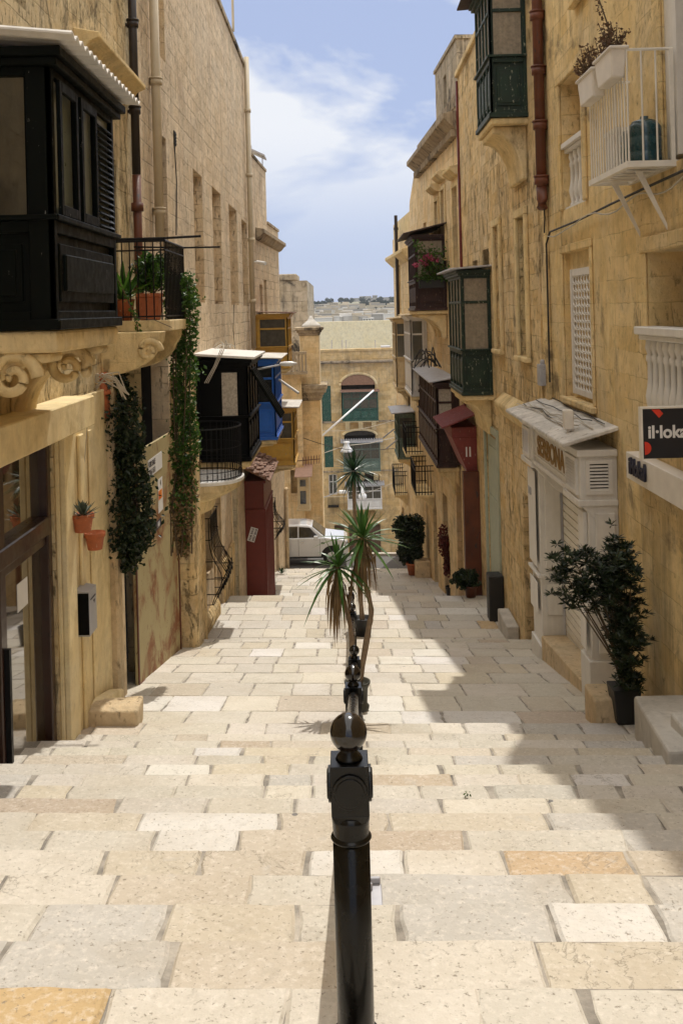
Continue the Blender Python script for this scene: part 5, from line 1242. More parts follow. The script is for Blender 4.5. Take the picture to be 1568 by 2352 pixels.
front_balcony(E, FE, ex(787), ex(871), ez(1078), ez(1012), .9, 'grey_green', 4, 'galv', 'middle grey green closed balcony under a corrugated roof', corr=True)
front_balcony(E, FE, ex(794), ex(872), ez(1164), ez(1110), .9, 'white', 4, 'galv', 'lowest white closed balcony behind the yucca', corr=True)
m = MB(); m.fbox(FE, ex(749), ex(774), ez(1160), ez(1158), 0, .8)
for k in range(12): m.fbox(FE, ex(749)+k*.085, ex(749)+k*.085+.03, ez(1158), ez(1137), .74, .78)
m.build('iron_railing', M['iron'], E)
# plain wall block behind
P = thing('plain_block', 'big blank cream rendered wall above the arched house', 'building', (0, 125, -15)); YP = 125
mb = MB(); FPm = Fr((-30, YP, 0), (1, 0, 0), (0, -1, 0)); mb.fbox(FPm, 0, 60, -40, at(800, 738, YP).z, -1.5, 0); mb.build('wall', M['plain'], P)
m = MB(); m.fbox(FPm, 30+at(852, 790, YP).x, 30+at(868, 790, YP).x, at(852, 800, YP).z, at(852, 790, YP).z, .01, .1); m.build('hatch', M['plain'], P)
m = MB()
for px in (762, 786, 795, 862):
    p = at(px, 801, 90); m.tube([p, p+V((0, 0, .8))], .04, 4)
m.fbox(FE, ex(882), ex(903), ez(804), ez(798), -3, -1); m.build('roof_post', M['galv'], E)
# ------------------------------------------------------------------ handrail in the middle of the street
PY = [3.2, 7.3, 11.4, 15.6, 20.4]; 
def ballz(py_px, y, px): return at(px, py_px, y)
B0 = at(800, 1682, 3.2); Bq = [B0, at(810, 1547, 7.3), at(813, 1494, 11.4)]
Bq += [V((Bq[2].x, 15.6, -drop(15.6)+.85)), V((Bq[2].x, 20.4, -drop(20.4)+.85))]
LBL = ['nearest black post of the handrail with a large ball finial', 'second black handrail post from the camera, in front of the potted yucca', 'third black handrail post, beside the potted yucca',
       'fourth black handrail post, hidden behind hanging dead yucca leaves', 'farthest black handrail post down the steps']
def make_post(H, label, loc):
    th = thing('handrail_post', label, 'post', loc, 'black posts of the central handrail')
    x, y, z = loc
    m = MB(); m.lathe((x, y, z-.25), [(.06, 0), (.06, H+.25-.36)], 28)
    m.lathe((x, y, z), [(.085, -.2), (.085, .04), (.07, .06)], 24)
    m.build('shaft', M['rail'], th, smooth=True).modifiers.new('w', 'WEIGHTED_NORMAL')
    m = MB(); k = z+H
    m.lathe((x, y, k), [(.058, -.345), (.064, -.343), (.067, -.338), (.064, -.332), (.058, -.33), (.058, -.329), (.060, -.31), (.060, -.29), (.062, -.28), (.06, -.26)], 28)
    m.build('collar', M['rail'], th, smooth=True)
    m = MB(); b = .061
    m.prism([(x-.05, y-.05, k-.275), (x+.05, y-.05, k-.275), (x+.05, y+.05, k-.275), (x-.05, y+.05, k-.275)], [(x-b, y-b, k-.245), (x+b, y-b, k-.245), (x+b, y+b, k-.245), (x-b, y+b, k-.245)])
    m.box(x-b, x+b, y-b, y+b, k-.2449, k-.085)
    for (dx, dyy) in ((1, 0), (-1, 0), (0, -1), (0, 1)):
        c = V((x+dx*b, y+dyy*b, k-.165)); ax = V((dx, dyy, 0)); sd = V((-dyy, dx, 0))
        r_ = .056
        p0 = [c+sd*(r_*math.cos(q/24*6.283))+V((0, 0, r_*math.sin(q/24*6.283))) for q in range(24)]
        m.prism(p0, [q+ax*.009 for q in p0])
        r_ = .046; p0 = [c+ax*.009+sd*(r_*math.cos(q/24*6.283))+V((0, 0, r_*math.sin(q/24*6.283))) for q in range(24)]
        m.prism(p0, [q+ax*.004 for q in p0])
    m.build('rail_block', M['rail'], th, bevel=.008, seg=3)
    m = MB(); m.lathe((x, y, k), [(.045, -.086), (.04, -.075), (.028, -.06), (.028, -.045), (.04, -.03)], 24); m.build('neck', M['rail'], th, smooth=True)
    m = MB(); m.ball((x, y, k), .0605, 36, 24); m.build('ball_finial', M['rail_ball'], th, smooth=True)
    return th
for i, (p, lab) in enumerate(zip(Bq, LBL)):
    g = gz(p.x, p.y); make_post(p.z-g, lab, (p.x, p.y, g))
RL = ['nearest length of black handrail bar between the first two posts', 'second length of black handrail bar', 'third length of black handrail bar running past the yucca', 'fourth length of black handrail bar down the landing']
for i in range(4):
    a, b = Bq[i]-V((0, 0, .165)), Bq[i+1]-V((0, 0, .165)); d = (b-a).normalized()
    m = MB(); m.tube([a+d*.06, b-d*.06], .034, 20)
    tag(m.build('handrail_bar', M['rail'], smooth=True), RL[i], 'handrail', 'black bars of the central handrail')
m = MB(); p = at(857, 1990, 5.0); gzz = gz(p.x, 4.85); m.box(p.x-.035, p.x+.035, 4.62, 4.85, gzz+.0, gzz+.02); m.tube([(p.x-.02, 4.8, gzz+.02), (p.x-.02, 4.8, gzz+.05)], .012, 8); m.box(p.x-.03, p.x+.03, 4.84, 4.86, gzz+.02, gzz+.05)
tag(m.build('floor_plate', M['steel'], bevel=.004), 'small blue-grey metal plate bolted to a step just right of the nearest post', 'metal plate')

# ------------------------------------------------------------------ plants
def yucca_head(mb, c, n, L, rr, w=.035, spread=(-35, 88), droopk=.35):
    for k in range(n):
        az = k*2.39996+rr.uniform(-.2, .2); q = k/n
        el = math.radians(spread[1]-(spread[1]-spread[0])*q**.9+rr.uniform(-8, 8)); l = L*rr.uniform(.8, 1.1)*(.75+.3*min(1, q*1.6))
        d = V((math.cos(az)*math.cos(el), math.sin(az)*math.cos(el), math.sin(el))); side = d.cross(V((0, 0, 1)))
        if side.length < .05: side = V((1, 0, 0))
        side.normalize(); pts = []; m = 6; dr = droopk*rr.uniform(.2, 1.3)*l*math.cos(el); up = side.cross(d).normalized()
        vs = []; prof = [.45, .9, 1, .85, .5, .03]
        for i in range(m):
            t = i/(m-1); p = V(c)+d*(l*t+.03)+V((0, 0, -dr*t*t)); ww = w*prof[i]*.5
            vs += [p-side*ww+up*ww*.35, p, p+side*ww+up*ww*.35]
        fs = []
        for i in range(m-1): fs += [(3*i, 3*i+1, 3*i+4, 3*i+3), (3*i+1, 3*i+2, 3*i+5, 3*i+4)]
        mb.add(vs, fs)
def dead_skirt(mb, c, n, L, rr, r0=.05):
    for k in range(n):
        az = rr.uniform(0, 6.28); l = L*rr.uniform(.45, 1.1); rad = r0+rr.uniform(.02, .13); z0 = rr.uniform(-.08*L-.15, .08)
        w = rr.uniform(.007, .017); sd = V((-math.sin(az), math.cos(az), 0)); a = V((math.cos(az), math.sin(az), 0)); vs = []
        tw = rr.uniform(-.5, .5)
        for i in range(5):
            t = i/4; p = V(c)+V((0, 0, z0))+a*(rad*math.sin(min(1, t*1.5)*math.pi/2)*(1+.2*t))+V((0, 0, .05*math.sin(t*3)-l*t**1.25))+sd*(tw*.12*t)
            ww = w*[.6, 1, .9, .6, .1][i]; s2 = sd*math.cos(tw*3*t)+a*math.sin(tw*3*t); vs += [p-s2*ww, p+s2*ww]
        mb.add(vs, [(2*i, 2*i+1, 2*i+3, 2*i+2) for i in range(4)])
rr = random.Random(21)
yp = 11.95; px_ = at(821, 1590, yp); yz = gz(px_.x, yp)
pot = thing('yucca_plant', 'potted yucca with two leafy heads and hanging dead leaves beside the handrail', 'yucca', (px_.x, yp, yz))
m = MB(); m.lathe((px_.x, yp, yz), [(.11, 0), (.135, .02), (.14, .05), (.115, .08), (.125, .26), (.145, .31), (.158, .33), (.158, .35), (.14, .35), (.135, .31)], 28); m.build('pot', M['pot_green'], pot, smooth=True)
m = MB(); m.lathe((px_.x, yp, yz), [(.13, .30), (.01, .315)], 20); m.build('soil', M['soil'], pot)
hA, hB = at(833, 1238, 11.9), at(776, 1305, 11.8)
def trunk(pts, r0, r1): 
    m = MB(); q = [V(p) for p in pts]; out = []
    for i in range(len(q)-1):
        p0 = q[max(i-1, 0)]; p1 = q[i]; p2 = q[i+1]; p3 = q[min(i+2, len(q)-1)]
        for k in range(5):
            t = k/5; out.append(.5*((2*p1)+(-p0+p2)*t+(2*p0-5*p1+4*p2-p3)*t*t+(-p0+3*p1-3*p2+p3)*t**3))
    out.append(q[-1]); n = len(out); rad = [r0+(r1-r0)*i/(n-1)+.004*math.sin(i*2.1) for i in range(n)]; m.tube(out, rad, 8); return m
base = V((px_.x+.02, yp, yz+.3))
trunk([base, at(845, 1450, yp), at(852, 1400, yp), at(838, 1330, yp), hA], .038, .024).build('trunk', M['bark'], pot, smooth=True)
trunk([base+V((-.06, 0, 0)), at(806, 1450, yp), at(790, 1380, yp), hB], .032, .022).build('trunk', M['bark'], pot, smooth=True)
m = MB(); yucca_head(m, hA, 44, .55, rr, .05); m.build('leaf_head', M['yucca'], pot)
m = MB(); yucca_head(m, hB, 38, .52, rr, .045, (-40, 80), .55); m.build('leaf_head', M['yucca'], pot)
m = MB(); dead_skirt(m, hA, 95, .66, rr, .01); dead_skirt(m, hB+V((0, 0, 0)), 85, .76, rr, .01); m.build('dead_leaves', M['dry_leaf'], pot)
# taller yucca down the street
yt = 19.9; hT = at(812, 1082, yt); gb_ = gz(hT.x, yt)
y2 = thing('yucca_plant', 'tall single stemmed yucca further down, its dark head against the far balconies', 'yucca', (hT.x+.05, yt, gb_))
trunk([V((hT.x+.1, yt, gb_+.2)), at(822, 1300, yt), at(815, 1200, yt), hT], .05, .035).build('trunk', M['bark'], y2, smooth=True)
m = MB(); yucca_head(m, hT, 90, .56, rr, .045, (-55, 88), .2); m.build('leaf_head', M['yucca_dark'], y2)
m = MB(); m.lathe((hT.x+.1, yt, gb_), [(.16, 0), (.2, .33), (.21, .36), (.18, .36), (.17, .3), (.01, .3)], 20); m.build('pot', M['black_pot'], y2, smooth=True)

def blob_leaves(mb, c, rx, ry, rz, n, s, rr, droop=0, shell=.5):
    for k in range(n):
        d = V((rr.gauss(0, 1), rr.gauss(0, 1), rr.gauss(0, 1))).normalized()*(rr.random()**(1/3) if rr.random() > shell else rr.uniform(.8, 1.1))
        leaf(mb, V(c)+V((d.x*rx, d.y*ry, d.z*rz)), rr, s, droop)
def creeper(name, label, pathpts, rad, n, s, matn, seed, dead=0, mats=None):
    rr = random.Random(seed); P0 = V(pathpts[0]); th = thing(name, label, 'climbing plant', P0)
    m = MB(); d = MB()
    cum = len(pathpts)-1
    for k in range(n):
        u = rr.random()*cum; i = min(int(u), cum-1); t = u-i; p = V(pathpts[i]).lerp(V(pathpts[i+1]), t)
        r = rad[i]+(rad[i+1]-rad[i])*t; r *= (.75+.5*noise.noise(V((p.x*3, p.y*3, p.z*2.2+seed)))+.25)
        a = rr.uniform(0, 6.28); q = r*rr.random()**.5
        if noise.noise(V((p.x*2+math.cos(a)*1.3+seed, math.sin(a)*1.3, p.z*4.5))) < -.22: continue
        if rr.random() < .04: q *= 1.45
        c = p+V((math.cos(a)*q*.85, math.sin(a)*q, rr.gauss(0, .05)))
        leaf(d if (dead and rr.random() < max(0, min(.9, (u/cum-(1-dead*1.6))/(dead*1.6)*1.1))) else m, c, rr, s, .5)
    st = MB()
    for k in range(7):
        o = V((rr.uniform(-.12, .12), rr.uniform(-.15, .15), 0)); st.tube([V(p)+o+V((rr.gauss(0, .03), rr.gauss(0, .03), 0)) for p in pathpts], .010, 4)
    st.build('stem', M['stem'], th); m.build('foliage', M[matn], th)
    if dead: d.build('dead_leaves', M['dry_leaf'], th)
    return th
creeper('hanging_creeper', 'dark green creeper hanging beside the rusty gate in a broad curtain', [at(255, 862, 12.4), at(272, 930, 12.4), at(290, 1030, 12.4), at(300, 1130, 12.4), at(298, 1230, 12.4), at(285, 1305, 12.4)], [.14, .26, .32, .30, .33, .12], 8500, .036, 'ivy_dark', 3)
creeper('hanging_creeper', 'bright green creeper trailing from the plant filled balcony down to brown dead ends', [at(405, 635, 14.0), at(418, 700, 14.1), at(423, 820, 14.1), at(424, 950, 14.2), at(424, 1060, 14.2), at(422, 1160, 14.2), at(420, 1270, 14.2)], [.26, .26, .22, .21, .22, .22, .08], 8500, .034, 'ivy_light', 8, dead=.24)
# balcony plants
def bushy(name, label, c, rx, ry, rz, n, s, matn, seed, pot=None, cat='plant', stems=6, group=None):
    rr = random.Random(seed); th = thing(name, label, cat, c if pot is None else pot[0], group); m = MB()
    for k in range(16):
        f = rr.uniform(.32, .62)
        cc = V(c)+V((rr.uniform(-.65, .65)*rx, rr.uniform(-.6, .6)*ry, rr.uniform(-.65, .7)*rz)); blob_leaves(m, cc, rx*f, ry*f, rz*f*.8, n//16, s, rr, 0, .2)
    m.build('foliage', M[matn], th); st = MB(); b0 = V(pot[0]) if pot else V(c)-V((0, 0, rz))
    hp_ = pot[2] if pot else 0
    for k in range(stems): e = V(c)+V((rr.uniform(-.6, .6)*rx, rr.uniform(-.6, .6)*ry, rr.uniform(0, .8)*rz)); st.tube([b0+V((rr.uniform(-.04, .04), rr.uniform(-.04, .04), hp_*.8)), (b0+e)*.5+V((rr.uniform(-.1, .1)*rx, 0, hp_*.3)), e], .012 if rz > .3 else .006, 5, .004)
    st.build('branch', M['stem'], th)
    if pot:
        p0, r, h, pm = pot; q = MB(); q.lathe(p0, [(r*.75, 0), (r, h*.85), (r*1.08, h*.86), (r*1.08, h), (r*.95, h), (r*.9, h*.85), (.01, h*.85)], 20); q.build('pot', M[pm], th, smooth=True)
    return th
zsb = zs
bushy('balcony_plant', 'dark leafy plant in the square terracotta pot on the small left balcony', (-2.48, 12.85, zsb+.62), .18, .18, .25, 700, .04, 'ivy_light', 4, None)
m = MB(); p = V((-2.5, 12.86, zsb)); m.prism([(p.x-.11, p.y-.11, p.z), (p.x+.11, p.y-.11, p.z), (p.x+.11, p.y+.11, p.z), (p.x-.11, p.y+.11, p.z)], [(p.x-.14, p.y-.14, p.z+.30), (p.x+.14, p.y-.14, p.z+.30), (p.x+.14, p.y+.14, p.z+.30), (p.x-.14, p.y+.14, p.z+.30)]); m.box(p.x-.15, p.x+.15, p.y-.15, p.y+.15, p.z+.30, p.z+.35)
tag(m.build('flower_pot', M['terracotta'], bevel=.01), 'square terracotta pot at the front of the small left balcony', 'flower pot')
rr2 = random.Random(5)
sp = thing('balcony_plant', 'broad strap leaved plant behind the railing beside the green balcony', 'plant', (-2.85, 12.95, zsb)); m = MB(); yucca_head(m, (-2.85, 12.9, zsb+.25), 34, .62, rr2, .07, (15, 88), .25); m.build('leaves', M['ivy_light'], sp)
m = MB(); m.lathe((-2.85, 12.9, zsb), [(.1, 0), (.14, .25), (.15, .28), (.01, .26)], 16); m.build('pot', M['terracotta'], sp, smooth=True)
bushy('balcony_plant', 'small silvery leaved shrub at the far end of the small left balcony', (-2.6, 13.6, zsb+.65), .28, .35, .32, 900, .035, 'ivy_dark', 12, ((-2.6, 13.6, zsb), .13, .28, 'terracotta'))
# trailing thin vine
rr2 = random.Random(14); th = thing('trailing_vine', 'thin leafy vine trailing below the small left balcony over its corbel', 'climbing plant', at(285, 690, 12.4)); m = MB()
pts = [at(x, y, 12.35) for x, y in ((270, 640), (290, 680), (300, 705), (312, 730), (318, 760), (325, 790), (345, 797))]; m.tube(pts, .007, 4); m.tube([pts[3], at(355, 735, 12.35), at(395, 752, 12.4)], .005, 4); m.build('stem', M['stem'], th); m = MB()
for k in range(90):
    u = rr2.random()*5.99; i = int(u); c = pts[i].lerp(pts[i+1], u-i)+V((rr2.gauss(0, .03), rr2.gauss(0, .03), rr2.gauss(0, .03))); leaf(m, c, rr2, .028, .3)
m.build('leaves', M['ivy_light'], th)
# wall pots on the left
def wall_pot(px, py, h, r, lab, cat='flower pot', plant=None):
    c = onx(px, py, -2.80); m = MB(); th = thing('wall_pot', lab, cat, (c.x, c.y, c.z-h), 'terracotta pots hung on the left shop wall')
    m.lathe((c.x, c.y, c.z-h), [(r*.72, 0), (r*.93, h*.72), (r*1.05, h*.74), (r*1.08, h), (r*.98, h), (r*.9, h*.8), (.01, h*.8)], 24); m.build('pot', M['terracotta'], th, smooth=True)
    m = MB(); m.tube([(c.x-r, c.y-.05, c.z-h*.2), (-2.96, c.y, c.z-h*.2)], .012, 5); m.build('wall_hook', M['iron'], th)
    return th, c
th, c = wall_pot(190, 1180, .19, .115, 'upper terracotta wall pot holding a grey succulent')
m = MB(); yucca_head(m, (c.x, c.y, c.z-.03), 40, .17, random.Random(3), .035, (0, 88), -.1); m.build('succulent', M['succulent'], th)
th, c = wall_pot(218, 1222, .19, .11, 'lower terracotta wall pot with dry soil')
m = MB(); m.lathe((c.x, c.y, c.z-.05), [(.1, 0), (.01, .02)], 16); m.build('soil', M['soil'], th)
# broken clay pipes
m = MB(); m.tube([at(225, 862, 12.2), at(236, 905, 12.2), at(240, 960, 12.2)], .085, 10); m.tube([at(225, 858, 12.2), at(228, 872, 12.2)], .12, 10); m.tube([at(235, 898, 12.2), at(237, 908, 12.2)], .11, 10)
tag(m.build('clay_pipe', M['terracotta'], smooth=True), 'old clay drain pipe in the corner above the hanging creeper', 'drain pipe')
rc = random.Random(33)
for k in range(9):
    pts = [at(x+rc.uniform(-14, 14), y+rc.uniform(-14, 14), 11.9) for x, y in ((140, 895), (175, 905), (205, 890), (235, 870), (262, 868), (290, 905))]
    m = MB(); m.tube(pts, .008, 4); m.build('wall_cable', M['cable_pale'], b1)
m = MB(); m.tube([at(205, 930, 11.0), at(196, 1040, 11.0), at(184, 1150, 11.0)], .006, 4); m.build('wall_cable', M['cable_pale'], b1)
# letter box
p = onx(205, 1365, -2.80); mbx = thing('letter_box', 'grey metal letter box on the cream wall beside the shop door', 'letter box', (p.x, p.y, p.z-.5))
y0_, y1_ = p.y-.0, dy(222, 1365, -2.80); zt_, zb_ = p.z+.02, dz(205, 1466, -2.80)
m = MB(); m.prism([(-2.95, y0_, zb_), (-2.80, y0_, zb_), (-2.80, y0_, zt_), (-2.95, y0_, zt_+.03)], [(-2.95, y1_, zb_), (-2.80, y1_, zb_), (-2.80, y1_, zt_), (-2.95, y1_, zt_+.03)]); m.build('case', M['steel'], mbx, bevel=.004)
m = MB(); m.box(-2.94, -2.805, y0_-.006, y0_-.001, zb_+.02, zt_-.01); m.build('side_panel', M['black_paint'], mbx)
m = MB(); Fm = Fr((-2.80, y0_, 0), (0, 1, 0), (1, 0, 0)); w_ = y1_-y0_; m.fbox(Fm, .05, w_-.05, zt_-.10, zt_-.085, .001, .004); m.fplate(Fm, [(w_*.55, zt_-.13), (w_*.75, zt_-.13), (w_*.65, zt_-.17)], .001, .004); m.build('slot', M['ink'], mbx)
# loose stones
def rock(name, lab, x0, x1, y0, y1, z0, z1, mat, cat='stone block', seed=1):
    rr = random.Random(seed); m = MB(); j = lambda: rr.uniform(-.025, .025)
    m.hexa([(x0+j(), y0+j(), z0), (x1+j(), y0+j(), z0), (x1+j(), y1+j(), z0), (x0+j(), y1+j(), z0), (x0+j(), y0+j(), z1+j()), (x1+j(), y0+j(), z1+j()), (x1+j(), y1+j(), z1+j()), (x0+j(), y1+j(), z1+j())])
    return tag(m.build(name, M[mat], bevel=.03, seg=3), lab, cat)
q = onx(280, 1665, -2.55); rock('stone_block', 'squared stone block at the foot of the left wall below the gate', -2.95, -2.36, q.y-.0, q.y+.35, q.z-.1, q.z+.17, 'plinth', seed=4)
q = at(1345, 1660, 11.1); rock('stone_block', 'rough brown stone block at the foot of the white shop front pilaster', 2.72, 3.06, 11.0, 11.5, q.z-.15, q.z+.30, 'plinth', seed=6)
# right planter shrub
pp = at(1437, 1655, 11.0); zp = gz(pp.x, 10.9)
th = thing('potted_shrub', 'tall dark leaning shrub in a black pot beside the white shop front', 'shrub', (pp.x, 11.0, zp))
m = MB(); m.prism([(pp.x-.12, 10.9, zp), (pp.x+.10, 10.9, zp), (pp.x+.10, 11.12, zp), (pp.x-.12, 11.12, zp)], [(pp.x-.17, 10.85, zp+.40), (pp.x+.14, 10.85, zp+.40), (pp.x+.14, 11.17, zp+.40), (pp.x-.17, 11.17, zp+.40)]); m.build('pot', M['black_pot'], th, bevel=.01)
rr3 = random.Random(41); st = MB(); lf = MB()
tips = [(1290, 1305), (1320, 1290), (1350, 1295), (1295, 1345), (1335, 1330), (1375, 1305), (1415, 1262), (1432, 1272), (1405, 1310), (1448, 1330), (1380, 1350), (1350, 1375), (1452, 1400), (1430, 1430), (1455, 1470), (1440, 1520), (1448, 1570), (1415, 1400), (1430, 1500), (1325, 1372), (1440, 1375), (1425, 1350), (1390, 1330), (1440, 1610), (1428, 1600), (1445, 1440), (1422, 1460), (1395, 1375), (1410, 1290), (1438, 1300), (1432, 1545), (1408, 1430)]
def rosette(mb, c, rr, s, n=14):
    ax = V((rr.gauss(0, .5), rr.gauss(0, .5), 1)).normalized()
    for k in range(n):
        a = k*2.4; el = rr.uniform(-.3, 1.0); d = V((math.cos(a)*math.cos(el), math.sin(a)*math.cos(el), math.sin(el))); e = d.cross(ax)
        if e.length < .1: continue
        e.normalize(); l = s*rr.uniform(.8, 1.2); w = l*.14; u = e.cross(d)*l*.06
        mb.add([c, c+d*l*.55+e*w+u, c+d*l, c+d*l*.55-e*w+u], [(0, 1, 2, 3)])
for k, (x, y) in enumerate(tips):
    e = at(x, y, 11.0+rr3.uniform(-.25, .25)); b = V((pp.x+rr3.uniform(-.05, .05), 11.0, zp+.35)); md = at((x*.45+1437*.55)+(12 if x < 1400 else 0), y*.5+1655*.5-20, 11.0)
    if y < 1560: st.tube([b, b.lerp(md, .5)+V((.02, 0, .03)), md, md.lerp(e, .6), e], .014, 5, .005)
    for q in range(19):
        c = e+V((rr3.gauss(0, .055), rr3.gauss(0, .14), rr3.gauss(0, .085))); rosette(lf, c, rr3, .085)
st.build('branch', M['stem'], th); lf.build('foliage', M['shrub'], th)
# shrubs further down on the right
c = at(945, 1240, 36.0); bushy('potted_shrub', 'dark rounded shrub in a planter at the far right of the landing', c, .62, .6, .95, 5200, .085, 'shrub', 51, ((c.x+.05, 36.0, gz(c.x, 36.0)), .26, .45, 'terracotta'), 'shrub', 10)
m = MB(); q = at(970, 1312, 35.6); m.box(q.x-.28, q.x+.28, 35.3, 35.9, gz(q.x, 35.6)-.1, gz(q.x, 35.6)+.62); tag(m.build('stone_bollard', M['plinth'], bevel=.06, seg=3), 'low stone block beside the dark rounded shrub', 'stone block')
c = at(1068, 1335, 24.0); bushy('potted_plant', 'low spiky green plant in a brown pot on the step edge by the dark doorway', V((c.x, 24.0, gz(c.x, 23.9)+.38)), .30, .25, .25, 900, .06, 'shrub', 52, ((c.x+.12, 23.95, gz(c.x, 23.9)), .15, .28, 'pipe_rust'), 'plant', 6)
c = at(1034, 1268, 31.0); bushy('potted_plant', 'dark red leaved bush against the right wall on the lower landing', c, .3, .4, .75, 1600, .07, 'redleaf', 53, ((c.x, 31.0, gz(c.x, 31.0)), .18, .4, 'black_pot'), 'plant', 6)
c = at(655, 1305, 38.5); th = thing('grass_tuft', 'small spiky green tuft at the left corner before the white car', 'plant', V((-2.5, 36.2, gz(-2.5, 36.2)))); m = MB(); yucca_head(m, (-2.45, 36.2, gz(-2.5, 36.2)), 26, .35, random.Random(6), .03, (20, 88), .2); m.build('leaves', M['yucca_dark'], th)
m = MB(); q = onx(1142, 1320, 3.2); m.box(3.02, 3.34, 21.2, 21.6, gz(3.2, 21.4), gz(3.2, 21.4)+1.0); tag(m.build('planter_tub', M['black_pot'], bevel=.02), 'tall slim black planter tub by the pale sage door', 'planter')
m = MB(); m.box(3.1, 3.34, 19.4, 20.6, gz(3.2, 20)-.2, gz(3.2, 20)+.35); tag(m.build('door_step', M['greystone'], bevel=.02), 'small grey stone doorstep before the pale sage door', 'doorstep')
# flowers on the brown balcony
rrf = random.Random(60); cf = at(985, 605, 29.6); th = thing('flowering_plant', 'straggly flowering plant with pink blossom in front of the upper brown balcony', 'plant', cf); m = MB(); f = MB(); st = MB()
for k in range(26):
    e = at(rrf.uniform(950, 1042), rrf.uniform(560, 640), 29.5+rrf.uniform(-.2, .2)); b = at(rrf.uniform(985, 1030), 640, 29.6); st.tube([b, b.lerp(e, .5)+V((0, 0, .1)), e], .008, 4)
    for q in range(34): leaf(m, b.lerp(e, rrf.uniform(.3, 1.05))+V((rrf.gauss(0, .07), rrf.gauss(0, .07), rrf.gauss(0, .07))), rrf, .05)
for (x, y) in ((985, 588), (978, 592), (992, 594), (968, 600), (1000, 598), (955, 608), (975, 605)):
    blob_leaves(f, at(x, y, 29.4), .10, .10, .08, 40, .035, rrf)
st.build('branch', M['stem'], th); m.build('foliage', M['ivy_light'], th); f.build('blossom', M['pink'], th)
m = MB(); m.box(2.35, 3.1, 29.55, 29.8, at(985, 650, 29.6).z-.15, at(985, 650, 29.6).z+.08); m.build('trough', M['black_pot'], th)

